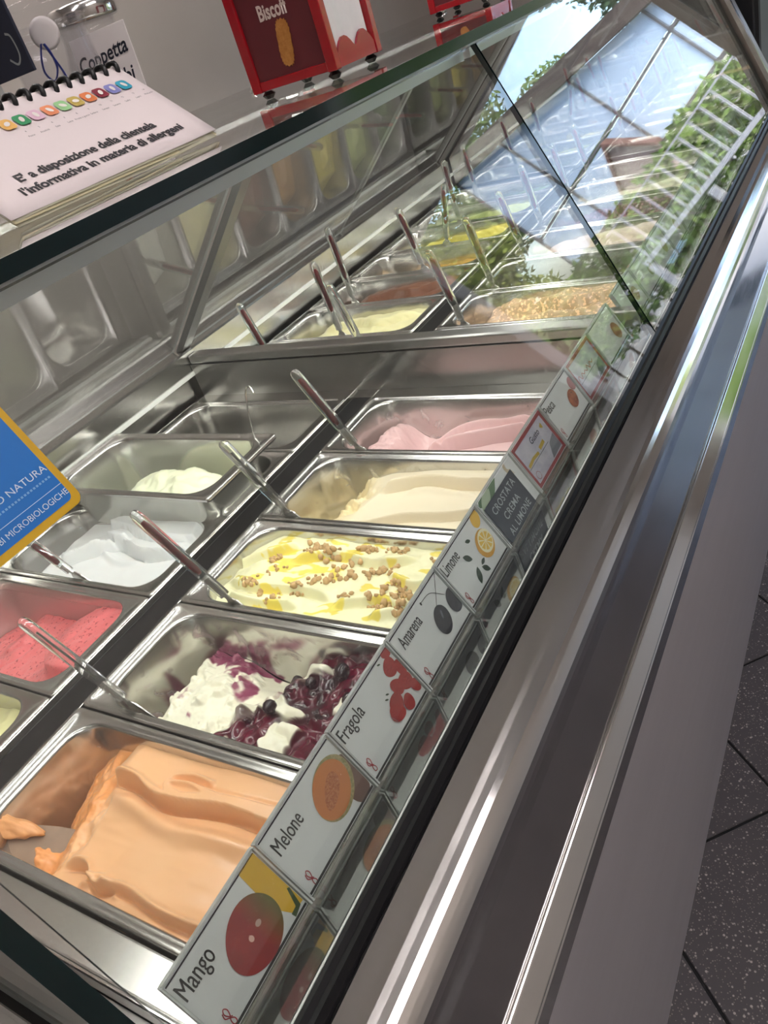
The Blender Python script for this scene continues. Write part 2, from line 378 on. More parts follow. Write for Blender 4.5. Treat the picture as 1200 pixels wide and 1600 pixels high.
# round glass fixings on the top glass
for (x, y) in ((-.17, .86), (-.17, .02), (-.17, 1.6)):
    o = cpart('glass_fixing', lathe([(.0, 0), (.008, 0), (.009, .003), (.006, .008), (.0, .009)], 14, True, (x, y, .4592)), CHROME)
# ============================================================ GELATO PANS
PW, PD = .36, .165
def pan_mesh(depth=.115):
    cx, cy = PW/2, PD/2; L = []
    def ring(ix, iy, r, z): L.append([(x, y, z) for x, y in rrect(cx, cy, PW/2-ix, PD/2-iy, r)])
    ring(.002, .002, .006, -.0075); ring(.0, .0, .006, -.0065); ring(.0, .0, .006, -.0012); ring(.0012, .0012, .0065, 0)
    ring(.006, .0045, .0085, .0); ring(.0075, .006, .010, -.0016)
    ring(.018, .0085, .035, -.0016); ring(.0198, .0105, .036, -.0022); ring(.0212, .0118, .036, -.006)
    ring(.0245, .015, .036, -.04); ring(.0285, .019, .036, -depth+.016); ring(.0315, .022, .034, -depth+.005); ring(.040, .0305, .03, -depth)
    n1 = len(L)
    inner = loft(L, False, True, True)
    L2 = []
    def ring2(ix, iy, r, z): L2.append([(x, y, z) for x, y in rrect(cx, cy, PW/2-ix, PD/2-iy, r)])
    ring2(.002, .002, .006, -.0075); ring2(.018, .0085, .035, -.0040); ring2(.0198, .0104, .036, -.0075); ring2(.0235, .014, .036, -.04); ring2(.0275, .018, .036, -depth+.014); ring2(.031, .0215, .034, -depth); ring2(.04, .0305, .03, -depth-.0012)
    outer = loft(L2, False, True, True)
    v = [tuple(q.co) for q in inner.vertices]; b = len(v); v += [tuple(q.co) for q in outer.vertices]
    f = [tuple(q.vertices) for q in inner.polygons]+[tuple(reversed([b+i for i in q.vertices])) for q in outer.polygons]
    me = pyd(v, f, True)
    bm = bmesh.new(); bm.from_mesh(me); bmesh.ops.remove_doubles(bm, verts=bm.verts, dist=.00001); bm.to_mesh(me); bm.free()
    me.polygons.foreach_set('use_smooth', [True]*len(me.polygons))
    return me
def pan_mat(name, smear=None, amount=.5, scale=22, film=None):
    M = mat('pan_'+name, (.60, .59, .57), .2, 1.)
    n, l, p = nt(M)
    if smear is not None:
        t = noise(M, scale, 5, .58, (1, 1.5, 1.3), dist=1.0)
        t2 = noise(M, scale*.25, 3, .5)
        ad = n.new('ShaderNodeMath'); ad.operation = 'ADD'; l.new(t.outputs['Fac'], ad.inputs[0]); l.new(t2.outputs['Fac'], ad.inputs[1])
        mr = n.new('ShaderNodeMapRange'); mr.inputs['From Min'].default_value = 1.34-.6*amount; mr.inputs['From Max'].default_value = 1.62-.6*amount
        l.new(ad.outputs[0], mr.inputs['Value'])
        tc = n.new('ShaderNodeTexCoord'); sp = n.new('ShaderNodeSeparateXYZ'); l.new(tc.outputs['Object'], sp.inputs[0])
        mz = n.new('ShaderNodeMapRange'); mz.inputs['From Min'].default_value = -.008; mz.inputs['From Max'].default_value = -.022; l.new(sp.outputs[2], mz.inputs['Value'])
        mu = n.new('ShaderNodeMath'); mu.operation = 'MULTIPLY'; l.new(mr.outputs[0], mu.inputs[0]); l.new(mz.outputs[0], mu.inputs[1])
        fm = n.new('ShaderNodeMath'); fm.operation = 'MAXIMUM'; l.new(mu.outputs[0], fm.inputs[0])
        f2 = n.new('ShaderNodeMath'); f2.operation = 'MULTIPLY'; f2.inputs[1].default_value = film or 0.; l.new(mz.outputs[0], f2.inputs[0]); l.new(f2.outputs[0], fm.inputs[1])
        mx = n.new('ShaderNodeMix'); mx.data_type = 'RGBA'; mx.inputs[6].default_value = (.58, .57, .55, 1); mx.inputs[7].default_value = rgb(smear)
        l.new(fm.outputs[0], mx.inputs[0]); l.new(mx.outputs[2], p.inputs['Base Color'])
        iv = n.new('ShaderNodeMath'); iv.operation = 'SUBTRACT'; iv.inputs[0].default_value = 1.; l.new(fm.outputs[0], iv.inputs[1]); l.new(iv.outputs[0], p.inputs['Metallic'])
    return M
PANM = pan_mesh()
GROUPP = 'steel gelato pans in the display case'
def pan(x, y, M, label, z=0.):
    me = PANM.copy(); me.materials.append(M); o = link('gelato_pan', me); o.location = (x, y, z)
    return tag(o, label, 'pan', GROUPP)
# ------------------------------------------------------------ gelato as sculpted surfaces
def sm(a, b, x):
    t = np.clip((x-a)/(b-a), 0, 1); return t*t*(3-2*t)
def vnoise(X, Y, seed):
    r = np.random.default_rng(seed); T = r.random((64, 64)); xi = np.floor(X).astype(int); yi = np.floor(Y).astype(int); fx = X-xi; fy = Y-yi
    fx = fx*fx*(3-2*fx); fy = fy*fy*(3-2*fy); g = lambda a, b: T[a % 64, b % 64]
    return (g(xi, yi)*(1-fx)+g(xi+1, yi)*fx)*(1-fy)+(g(xi, yi+1)*(1-fx)+g(xi+1, yi+1)*fx)*fy
def fbm(U, V, f, oct=4, seed=0, gain=.5):
    s = 0; a = 1; tot = 0
    for k in range(oct):
        s = s+a*(vnoise(U*f*2**k+17.3*k, V*f*2**k+5.1*k, seed+k)-.5); tot += a; a *= gain
    return s/tot*2
def sdist(U, V, pts):
    best = np.full(U.shape, 1e9); side = np.zeros(U.shape); par = np.zeros(U.shape); Ltot = 0
    P = [np.array(p) for p in curve2(pts, 6)]; LL = [np.linalg.norm(P[i+1]-P[i]) for i in range(len(P)-1)]; tot = sum(LL)
    for i in range(len(P)-1):
        a, b = P[i], P[i+1]; d = b-a; L2 = d@d+1e-12
        t = np.clip(((U-a[0])*d[0]+(V-a[1])*d[1])/L2, 0, 1); dx = U-a[0]-t*d[0]; dy = V-a[1]-t*d[1]; q = np.hypot(dx, dy)
        mk = q < best; best = np.where(mk, q, best); side = np.where(mk, np.sign(d[0]*dy-d[1]*dx), side); par = np.where(mk, (Ltot+t*LL[i])/tot, par); Ltot += LL[i]
    return best, side*best, par
def fold(H, U, V, pts, h, w=.004, R=.03, lip=0., taper=True):
    """a lap of soft gelato: a step up on the left of the path, with a rolled lip"""
    d, s, t = sdist(U, V, pts); e = sm(0, .12, t)*(1-sm(.88, 1., t)) if taper else 1.
    h = h*1.7; lip = lip*1.8; w = w*.75
    return H+e*(h*sm(-w, w, s)*np.exp(-np.clip(s, 0, None)/R)+lip*np.exp(-((s-w*1.2)/w)**2)-(.40*abs(h)+.5*abs(lip))*np.exp(-((s+w*1.0)/(w*.9))**2))
def ridge(H, U, V, pts, h, w, taper=True):
    d, s, t = sdist(U, V, pts); e = sm(0, .15, t)*(1-sm(.8, 1., t)) if taper else 1.; h = h*1.5
    return H+e*h*np.exp(-(d/w)**2)
def gelato(name, px, py, fn, colfn, M, label, nu=120, nv=64, pz=0.):
    """surface inside the pan opening: fn(U, V) gives heights, colfn gives pigment"""
    a0_, b0_ = PW/2, PD/2
    s = np.linspace(-1, 1, nu); t = np.linspace(-1, 1, nv); Sg, Tg = np.meshgrid(s, t, indexing='ij')
    U0 = PW/2+Sg*(PW/2-.027); V0 = PD/2+Tg*(PD/2-.0175)
    H = np.clip(fn(U0, V0), -.1125, -.002)
    ins = .0211+np.clip(-.006-H, 0, .2)*.097+np.clip(-.097-H, 0, .02)*.55; insy = ins-.0095
    a = PW/2-ins; b = PD/2-insy; r = .036
    X = np.abs(Sg)*a; Y = np.abs(Tg)*b; qx = np.clip((X-(a-r))/r, 0, 1); qy = np.clip((Y-(b-r))/r, 0, 1)
    X2 = np.where((qx > 0) & (qy > 0), a-r+r*qx*np.sqrt(1-qy*qy/2), X); Y2 = np.where((qx > 0) & (qy > 0), b-r+r*qy*np.sqrt(1-qx*qx/2), Y)
    U = PW/2+np.sign(Sg)*X2; V = PD/2+np.sign(Tg)*Y2
    v = np.stack([U, V, H], -1).reshape(-1, 3)
    idx = np.arange(nu*nv).reshape(nu, nv)
    f = np.stack([idx[:-1, :-1], idx[1:, :-1], idx[1:, 1:], idx[:-1, 1:]], -1).reshape(-1, 4)
    # skirt and underside so that it is a closed body
    rim = np.concatenate([idx[:, 0], idx[-1, 1:], idx[-2::-1, -1], idx[0, -2:0:-1]])
    b0 = len(v); cx, cy = PW/2, PD/2
    low = v[rim].copy(); sc = np.array([(PW/2-.0395)/(PW/2-.0225), (PD/2-.03)/(PD/2-.013)])
    low[:, 0] = cx+(low[:, 0]-cx)*.88; low[:, 1] = cy+(low[:, 1]-cy)*.80; low[:, 2] = np.minimum(-.1135, low[:, 2]-.0005)
    k = len(rim); ring = np.arange(k)
    f2 = np.stack([rim[ring], b0+ring, b0+(ring+1) % k, rim[(ring+1) % k]], -1)
    f2 = f2[:, ::-1]
    allv = np.concatenate([v, low]); faces = [tuple(q) for q in f]+[tuple(q) for q in f2]+[tuple(b0+i for i in range(k-1, -1, -1))]
    me = pyd(allv, faces, True)
    if colfn is not None:
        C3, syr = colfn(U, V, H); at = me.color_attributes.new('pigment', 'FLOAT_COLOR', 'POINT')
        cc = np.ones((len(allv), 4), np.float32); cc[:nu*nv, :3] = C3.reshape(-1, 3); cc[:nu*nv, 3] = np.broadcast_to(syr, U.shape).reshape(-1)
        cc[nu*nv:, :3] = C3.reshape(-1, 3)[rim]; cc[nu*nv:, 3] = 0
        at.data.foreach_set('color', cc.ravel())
    o = link(name, me, M); o.location = (px, py, pz)
    o['label'] = label; o['category'] = 'gelato'; o['group'] = 'gelato portions lying in the pans'
    return o, (U, V, H)
def gmat(name, c=None, rough=.38, coat=.25, bscale=260, bstr=.12, speck=None):
    M = mat('gelato_'+name, c or (.8, .8, .8), rough, coat=coat); n, l, p = nt(M)
    p.inputs['Coat Roughness'].default_value = .16; p.inputs['Subsurface Weight'].default_value = .12
    p.inputs['Subsurface Scale'].default_value = .006; p.inputs['Subsurface Radius'].default_value = (1, .8, .6)
    t = noise(M, bscale, 3, .6); bump(M, t.outputs['Fac'], bstr, .0012)
    if c is None:
        va = n.new('ShaderNodeVertexColor'); va.layer_name = 'pigment'; l.new(va.outputs['Color'], p.inputs['Base Color'])
        mr = n.new('ShaderNodeMapRange'); mr.inputs['To Min'].default_value = rough; mr.inputs['To Max'].default_value = .10; l.new(va.outputs['Alpha'], mr.inputs['Value']); l.new(mr.outputs[0], p.inputs['Roughness'])
    elif speck:
        t2 = noise(M, speck[0], 2, .5); r = ramp(M, t2.outputs['Fac'], [(speck[1], c), (speck[1]+.03, speck[2])]); l.new(r.outputs[0], p.inputs['Base Color'])
    else:
        t2 = noise(M, 14, 4, .6); r = ramp(M, t2.outputs['Fac'], [(.35, tuple(x*.93 for x in c)), (.65, c)]); l.new(r.outputs[0], p.inputs['Base Color'])
    return M
def cmix(a, b, t): t = t[..., None]; return np.array(a)*(1-t)+np.array(b)*t
# -- peach orange
def h_peach(U, V):
    cu = .103+.014*np.sin(V*32-.4)-.25*np.clip(.05-V, 0, 1)*0
    H = -.024+.003*fbm(U, V, 12, 3, 3)+.006*sm(.1, .3, U)-.010*sm(.10, .03, V)*sm(.25, .1, U)
    H = fold(H, U, V, [(.085, .112), (.13, .113), (.17, .104), (.2, .106), (.25, .114), (.3, .113), (.35, .112)], .011, .0035, .05, .002)
    H = ridge(H, U, V, [(.105, .098), (.15, .094), (.2, .086), (.26, .09), (.34, .096)], .006, .008)
    H = fold(H, U, V, [(.345, .132), (.28, .125), (.235, .122), (.2, .125), (.178, .120), (.178, .112), (.2, .107)], -.0, .003, .02, .0035)
    H = ridge(H, U, V, [(.22, .129), (.198, .131), (.179, .125), (.178, .114), (.195, .109), (.22, .113)], .0045, .0026, False)
    H = fold(H, U, V, [(.105, .03), (.14, .038), (.165, .026), (.2, .032), (.26, .026), (.33, .03)], .006, .003, .03, .0022)
    H = ridge(H, U, V, [(.14, .022), (.17, .034), (.2, .024)], .004, .003)
    H = H+.0012*fbm(U*.4, V*1.6, 60, 2, 8)
    rough = fbm(U, V, 55, 4, 21)
    cut = sm(cu-.016, cu+.004, U+.010*fbm(U, V, 34, 3, 5))
    lb = .062-.42*(V-.035); low = -.064+.030*np.clip((U-lb)/.045, 0, 1)-.06*sm(lb+.004, lb-.022, U)+.006*rough+.005*fbm(U, V, 24, 3, 24)
    lump = .045*np.exp(-(((U-.045)/.03)**2+((V-.03)/.016)**2))*(1+.3*rough)
    Hc = low+lump
    H = Hc*(1-cut)+H*cut+rough*.004*cut*(1-cut)*4
    return H
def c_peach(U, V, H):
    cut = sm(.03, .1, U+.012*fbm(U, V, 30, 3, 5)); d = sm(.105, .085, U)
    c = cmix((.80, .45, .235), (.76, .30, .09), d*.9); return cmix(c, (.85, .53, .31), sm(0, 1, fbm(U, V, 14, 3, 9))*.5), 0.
# -- white cream with black cherries
def berry_mask(U, V):
    wx = U+.03*fbm(U, V, 16, 2, 31); wy = V+.03*fbm(U, V, 16, 2, 41)
    right = sm(.160, .195, U-.35*(V-.08)+.02*fbm(U, V, 30, 3, 55))
    q = fbm(wx*.8+wy*.5, wy*1.5-wx*.4, 34, 2, 51); m_r = 1-sm(.14, .24, q)
    vein = sm(.14, .34, fbm(wx, wy, 40, 4, 61)+.45*sm(.105, .14, V)+.35*sm(.06, .02, U)-.10)
    return right*m_r+(1-right)*np.clip(vein, 0, 1), right
def h_berry(U, V):
    H = -.060+.0*U; rg = fbm(U, V, 40, 4, 33)
    H = H-.045*sm(.055, .02, U)+.004*rg
    H = H+.018*np.exp(-(((U-.10)/.045)**2+((V-.07)/.045)**2))
    gap = np.exp(-(((U-.155)/.04)**2+((V-.145)/.03)**2)); H = H-.03*gap
    mk, right = berry_mask(U, V)
    lum = np.abs(fbm(U, V, 26, 3, 71))+.22*(1-mk)
    H = H*(1-right)+right*(-.034+.024*(lum-.3)+.004*fbm(U, V, 70, 2, 77))
    H = H+.007*(1-right)*sm(.0, .5, fbm(U, V, 60, 4, 35))
    return H
def c_berry(U, V, H):
    mk, right = berry_mask(U, V); t = np.clip(mk, 0, 1)
    tone = fbm(U, V, 50, 3, 81)
    deep = cmix((.090, .003, .017), (.022, .001, .006), sm(-.3, .3, tone))
    vein = np.array((.22, .035, .085))*np.ones(U.shape+(3,)); pu = deep*right[..., None]+vein*(1-right[..., None])
    cr = np.array((.80, .77, .62)); return cr*(1-t[..., None])+pu*t[..., None], t*right
# -- lemon with crumble
def h_lemon(U, V):
    H = -.016+.004*fbm(U, V, 16, 3, 101)-.006*sm(.06, .02, U)
    for pts in ([(.03, .06), (.08, .05), (.14, .058), (.2, .05)], [(.02, .09), (.06, .11), (.1, .13)], [(.1, .1), (.16, .12), (.22, .115), (.27, .13)], [(.2, .04), (.25, .06), (.3, .05), (.33, .07)], [(.24, .1), (.28, .085), (.32, .1), (.335, .13)], [(.05, .035), (.1, .03), (.16, .036)]):
        H = fold(H, U, V, pts, .0035, .004, .02, .0020)
    H = ridge(H, U, V, [(.25, .035), (.29, .05), (.31, .04), (.33, .05)], .007, .006)
    return H+.0015*fbm(U, V, 70, 3, 103)-.01*sm(.022, .012, V)
def lemon_syr(U, V):
    wx = U+.012*fbm(U, V, 30, 2, 111); wy = V+.012*fbm(U, V, 30, 2, 112)
    t = .85*sm(.20, .34, fbm(wx*.6, wy*1.5, 58, 3, 113)+.08*sm(.05, .12, U)-.3*sm(.08, .03, U)); return t
def c_lemon(U, V, H):
    t = lemon_syr(U, V); return cmix((.84, .81, .52), (.84, .68, .07), t), t*.9
# -- beige cream
def h_cream(U, V):
    H = -.030+.003*fbm(U, V, 14, 3, 121)+.008*sm(.12, .3, U)
    H = fold(H, U, V, [(.13, .105), (.17, .12), (.22, .122), (.27, .115), (.34, .12)], .008, .003, .04, .002)
    H = fold(H, U, V, [(.09, .03), (.15, .035), (.2, .05), (.27, .055), (.33, .075)], .005, .003, .03, .002)
    H = ridge(H, U, V, [(.17, .105), (.21, .11), (.26, .1), (.3, .09)], .004, .006)
    cut = sm(.055, .125, U+.02*fbm(U, V, 26, 3, 125)+.02*sm(.08, .03, V)); rg = fbm(U, V, 55, 4, 127)
    st = -.072-.022*sm(.06, .02, U)+.014*rg+.010*fbm(U, V, 22, 3, 129)
    step = sm(.07, .085, U-.1*(V-.05))*sm(.115, .09, V)*.02
    return (st+step)*(1-cut)+H*cut+rg*.012*cut*(1-cut)*4
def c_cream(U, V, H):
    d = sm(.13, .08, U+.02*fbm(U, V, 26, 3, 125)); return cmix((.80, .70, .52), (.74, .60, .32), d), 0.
# -- pale pink
def h_pink(U, V):
    H = -.050+.012*sm(.15, .3, U)+.004*fbm(U, V, 16, 3, 131); rg = fbm(U, V, 50, 4, 133)
    H = fold(H, U, V, [(.15, .06), (.17, .11), (.22, .125), (.28, .12), (.34, .13)], -.0, .004, .04, .006)
    H = fold(H, U, V, [(.14, .05), (.17, .085), (.23, .095), (.3, .105)], .010, .004, .05, .003)
    bowl = np.exp(-(((U-.11)/.035)**2+((V-.11)/.05)**2)); H = H-.04*bowl
    H = H+.022*np.exp(-(((U-.06)/.025)**2+((V-.08)/.06)**2))*(1+.4*rg)
    return H-.05*sm(.045, .02, U)+.003*rg*sm(.15, .1, U)
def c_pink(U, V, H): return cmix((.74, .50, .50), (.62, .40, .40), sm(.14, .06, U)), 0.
# -- white
def h_white(U, V):
    H = -.026+.004*fbm(U, V, 13, 3, 141)+.010*sm(.2, .33, U)-.05*sm(.07, .025, U)
    H = fold(H, U, V, [(.12, .132), (.17, .130), (.22, .120), (.28, .117), (.33, .12)], .014, .003, .05, .005)
    H = fold(H, U, V, [(.14, .11), (.2, .1), (.25, .085), (.3, .09), (.335, .1)], .010, .003, .03, .004)
    H = fold(H, U, V, [(.1, .05), (.13, .075), (.17, .1), (.2, .11)], .009, .003, .03, .004)
    H = ridge(H, U, V, [(.11, .08), (.15, .09), (.2, .075), (.26, .08)], .004, .005)
    return H+.0015*fbm(U*.5, V, 60, 2, 143)
# -- strawberry
def h_red(U, V):
    H = -.055+.004*fbm(U, V, 20, 4, 151)+.020*sm(.19, .3, U)
    H = fold(H, U, V, [(.33, .03), (.25, .05), (.215, .1), (.2, .15)], -.0, .01, .05, .0)
    H = H+.018*sm(.005, -.005, np.hypot((U-.29)/1.3, V-.10)-.055)
    H = fold(H, U, V, [(.13, .04), (.15, .07), (.15, .10), (.13, .12)], -.012, .004, .03, .003)
    return H-.03*sm(.13, .06, U)+.0015*fbm(U, V, 90, 3, 153)
def h_flat(lo=-.06, seed=0, sl=.02, amp=.006, cut=None):
    def f(U, V):
        H = lo+sl*sm(.05, .32, U)+amp*fbm(U, V, 20, 4, seed)+amp*.4*fbm(U, V, 70, 3, seed+5)
        H = fold(H, U, V, [(.08, .09), (.15, .11), (.22, .095), (.32, .11)], amp*1.2, .004, .04, .002)
        H = ridge(H, U, V, [(.1, .05), (.2, .06), (.3, .045)], amp*.8, .007)
        return H-(.03*sm(.07, .02, U) if cut is None else cut*sm(.2, .05, U))
    return f
PIT = .1675
def fx(k): return k*PIT+.00125
FL = [(-1, 'peach orange', (.74, .42, .2), .5, .10, h_peach, c_peach, gmat('peach', None, .33, .35, 300, .05)),
      (0, 'white and dark cherry', (.15, .012, .04), .62, .0, h_berry, c_berry, gmat('berry', None, .42, .3, 240, .15)),
      (1, 'pale lemon', (.72, .68, .42), .35, .0, h_lemon, c_lemon, gmat('lemon', None, .36, .3, 260, .06)),
      (2, 'beige cream', (.74, .68, .48), .62, .10, h_cream, c_cream, gmat('cream', None, .42, .2, 260, .10)),
      (3, 'pale pink', (.66, .52, .52), .58, .15, h_pink, c_pink, gmat('pink', None, .40, .25, 260, .08))]
WHATF = {-1: 'peach orange gelato, smooth and folded, scooped away on one side', 0: 'white cream gelato with dark cherry sauce and whole cherries', 1: 'pale yellow gelato with lemon syrup and crumble pieces', 2: 'beige cream gelato, folded smooth beside a scooped hollow', 3: 'pale pink gelato scooped low under the divider'}
GO = {}
for k, nm, sc, am, film, hf, cf, gm in FL:
    pan(0., fx(k), pan_mat(nm.replace(' ', '_'), sc, am, 24, film), 'steel pan holding the %s gelato in the customer-side row' % nm)
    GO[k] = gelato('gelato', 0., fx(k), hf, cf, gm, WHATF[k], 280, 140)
BX = -.41
BL = [(-1, 'pale yellow green', (.62, .60, .36), .4, .2, h_flat(-.05, 200, .02, .005), gmat('palegreen', (.70, .66, .34)), 'pale yellow-green gelato next to the strawberry pan'),
      (0, 'strawberry red', (.55, .16, .15), .45, .35, h_red, gmat('strawberry', (.72, .16, .17), .45, .2, 200, .15, (230, .62, (.35, .04, .05))), 'strawberry red gelato flecked with dark seeds'),
      (1, 'snow white', (.75, .75, .75), .5, .15, h_white, gmat('white', (.83, .84, .84), .36, .25, 260, .05), 'snow white gelato with soft folded strokes')]
for k, nm, sc, am, film, hf, gm, lab in BL:
    pan(BX, fx(k), pan_mat(nm.replace(' ', '_'), sc, am, 24, film), 'steel pan holding the %s gelato in the server-side row' % nm)
    gelato('gelato', BX, fx(k), hf, None, gm, lab, 150, 76)
# empty pan, and the raised pan of lemon ice standing in another one
BARE = pan_mat('used_reflect_steel', (.42, .22, .12), .22, 7, 0.)  # brown residue, with the orange reflection inside painted into the same colour
pan(BX, fx(2), pan_mat('clean_steel'), 'steel pan hidden under the raised pan of lemon ice')
pan(BX, fx(3), BARE, 'empty steel pan with brown residue and painted orange reflection beside the divider')
RX, RY, RZ = -.395, .3045, .053
pan(RX, RY, pan_mat('frosted', (.60, .64, .52), .1, 6, .22), 'raised steel pan with a little lemon ice, stacked on another pan', RZ)
def h_ice(U, V):
    H = -.1125+.090*np.exp(-(((U-.20)/.115)**4+((V-.075)/.06)**4))+.012*fbm(U, V, 40, 4, 301)*sm(.09, .15, U)
    return np.maximum(H, -.108)
gelato('gelato', RX, RY, h_ice, None, gmat('lemon_ice', (.78, .80, .58), .45, .3, 120, .5), 'pale lemon ice left in the raised steel pan', 110, 60, RZ)
# second well of the case
S2 = .7562
GREY = (.5, .48, .42)
SEC = [('front', 0, 'light hazelnut', (.55, .42, .28), -.06, 0), ('front', 1, 'chunky brown chocolate-chip', (.50, .33, .20), -.035, 1), ('front', 2, 'dark green-brown', (.12, .10, .05), -.085, 0),
       ('front', 3, 'pinkish cream', (.66, .54, .46), -.035, 0), ('front', 4, 'dark plum', (.12, .05, .07), -.04, 1), ('front', 5, 'ivory', (.72, .68, .56), -.04, 0), ('front', 6, 'pale grey', (.6, .58, .52), -.05, 0),
       ('back', 0, 'milk white', (.75, .75, .66), -.06, 0), ('back', 1, 'pale vanilla yellow', (.78, .73, .42), -.036, 0), ('back', 2, 'dark chocolate brown', (.17, .07, .04), -.04, 0), ('back', 3, 'caramel orange', (.42, .22, .05), -.06, 0),
       ('back', 4, 'mustard yellow', (.55, .46, .10), -.04, 0), ('back', 5, 'pistachio green', (.42, .46, .20), -.04, 0), ('back', 6, 'deep green', (.10, .15, .06), -.05, 0)]
for row, k, nm, c, lo, ch in SEC:
    x = 0. if row == 'front' else BX; y = S2+k*PIT
    pan(x, y, pan_mat('far_'+nm.replace(' ', '_').replace('-', '_'), tuple(a*.9 for a in c), .38, 24, .06), 'steel pan holding the %s gelato beyond the divider' % nm)
    gelato('gelato', x, y, h_flat(lo, 400+10*k+(row == 'back')*200, .018, .012 if ch else .006), None, gmat('far_'+nm.replace(' ', '_'), c, .4, .3, 200, .4 if ch else .1, (160, .56, tuple(min(1, a*1.9) for a in c)) if ch else None), '%s gelato in a pan beyond the divider' % nm, 80, 40)
# crumble on the lemon gelato
U, V, H = GO[1][1]; lem = GO[1][0]
def hz(key, u, v):
    U, V, H = GO[key][1]; i = np.argmin((U-u)**2+(V-v)**2); return H.ravel()[i]
CRM = vary('crumble', (.50, .31, .13), (.62, .42, .21), 300, .7, bmp=.3)
cms = []
for q in range(6):
    bm = bmesh.new(); bmesh.ops.create_icosphere(bm, subdivisions=1, radius=1.)
    R = random.Random(q)
    for vv in bm.verts: vv.co *= R.uniform(.72, 1.2)
    me = bpy.data.meshes.new('crumb'); bm.to_mesh(me); bm.free(); me.materials.append(CRM); me.polygons.foreach_set('use_smooth', [True]*len(me.polygons)); cms.append(me)
cent = [(.07, .105), (.09, .085), (.13, .13), (.15, .125), (.115, .125), (.07, .055), (.09, .045), (.16, .075), (.18, .08), (.2, .09), (.22, .1), (.24, .11), (.2, .14), (.24, .145), (.22, .15), (.30, .14), (.32, .135), (.31, .12), (.14, .055), (.12, .04), (.245, .06), (.26, .05), (.28, .07), (.265, .085), (.29, .045), (.18, .11), (.21, .06)]
R = random.Random(3); made = 0
while made < 290:
    c = R.choice(cent); u = c[0]+R.gauss(0, .007); v = c[1]+R.gauss(0, .0055)
    if not (.035 < u < .335 and .022 < v < .145): continue
    s = R.choice((.0018, .0024, .003, .0038, .0050))*R.uniform(.8, 1.2)
    o = link('crumb', R.choice(cms), None, lem); o.location = (u, v, hz(1, u, v)+s*.45); o.scale = (s, s, s*.85); o.rotation_euler = (R.random()*6, R.random()*6, R.random()*6); made += 1
# cherries in the white gelato
CH = mat('black_cherry', (.012, .001, .005), .1, coat=.6)
bm = bmesh.new(); bmesh.ops.create_uvsphere(bm, u_segments=16, v_segments=10, radius=1.)
for vv in bm.verts: vv.co *= 1+.06*math.sin(5*vv.co.x+3*vv.co.z)
chm = bpy.data.meshes.new('cherry'); bm.to_mesh(chm); bm.free(); chm.materials.append(CH); chm.polygons.foreach_set('use_smooth', [True]*len(chm.polygons))
for (u, v, s) in ((.195, .122, .008), (.258, .130, .010), (.222, .118, .007), (.202, .072, .008), (.285, .10, .008), (.31, .125, .009), (.31, .06, .009)):
    o = link('cherry', chm, None, GO[0][0]); o.location = (u, v, hz(0, u, v)+s*.1); o.scale = (s*1.1, s, s*.85); o.rotation_euler = (u*90, v*70, u*300)
# ============================================================ SPATULAS
def sect(w, t, z, n=16, e=.55):
    out = []
    for k in range(n):
        a = 2*math.pi*k/n; c, s = math.cos(a), math.sin(a)
        out.append((w*.5*math.copysign(abs(c)**e, c), t*.5*math.copysign(abs(s)**e, s), z))
    return out
LH = .125
hl = [sect(.013, .010, .0), sect(.0135, .0105, .004), sect(.0135, .0105, .028), sect(.0155, .011, .034), sect(.016, .0115, .06), sect(.0165, .0115, .11), sect(.0155, .011, .118), sect(.012, .0088, .1228), sect(.006, .005, LH)]
handle_me = loft(hl, True, True, True); handle_me.materials.append(ACRS)
ins_me = loft([sect(.0040, .0030, .034, 10), sect(.0074, .0048, .04, 10), sect(.0078, .0048, .105, 10), sect(.0046, .003, .111, 10)], True, True, True); ins_me.materials.append(REDIN)
ins_clear = loft([sect(.002, .002, .034, 8), sect(.0022, .0022, .105, 8)], True, True, True); ins_clear.materials.append(mat('pale_core', (.75, .68, .6), .3))
tang_me = boxm((-.0042, .0042, -.0008, .0008, -.006, .026)); tang_me.materials.append(STEEL)
bl = [[(x, y, z) for x, y in rrect(0, 0, w/2, .0008, .0003, 2)] for w, z in ((.010, -.0055), (.022, -.012), (.028, -.03), (.032, -.055), (.030, -.068), (.018, -.074))]
blade_me = loft(bl, True, True, True); blade_me.materials.append(STEEL)
def spatula(base, tip, label, red=True, lean=None, group='acrylic-handled gelato spatulas', scale=1.):
    B = Vector(base); T = Vector(tip); Z = (T-B).normalized(); L = (T-B).length
    Xa = Vector((1, 0, 0)); Xa = (Xa-Z*Xa.dot(Z)).normalized(); Ya = Z.cross(Xa)
    mm = Matrix((Xa, Ya, Z)).transposed().to_4x4(); mm.translation = B
    e = empty('gelato_spatula', mtx=mm); e.scale = (scale, scale, L/LH); tag(e, label, 'spatula', group)
    link('handle', handle_me, None, e); link('handle_core', ins_me if red else ins_clear, None, e); link('tang', tang_me, None, e); link('blade', blade_me, None, e)
    return e
Q = 'clear-handled spatula '
spatula((.059, .017, .008), (-.006, .004, .122), Q+'with a colourless core in the white and dark cherry gelato', False)
spatula((.072, .181, .008), (.004, .170, .134), Q+'with a red core in the lemon crumble gelato')
spatula((.041, .352, .008), (-.009, .344, .118), Q+'with a colourless core in the beige cream gelato', False)
spatula((.062, .513, .008), (.004, .508, .133), Q+'with a red core in the pale pink gelato')
spatula((-.225, .184, .005), (-.263, .176, .062), Q+'with a red core in the snow white gelato')
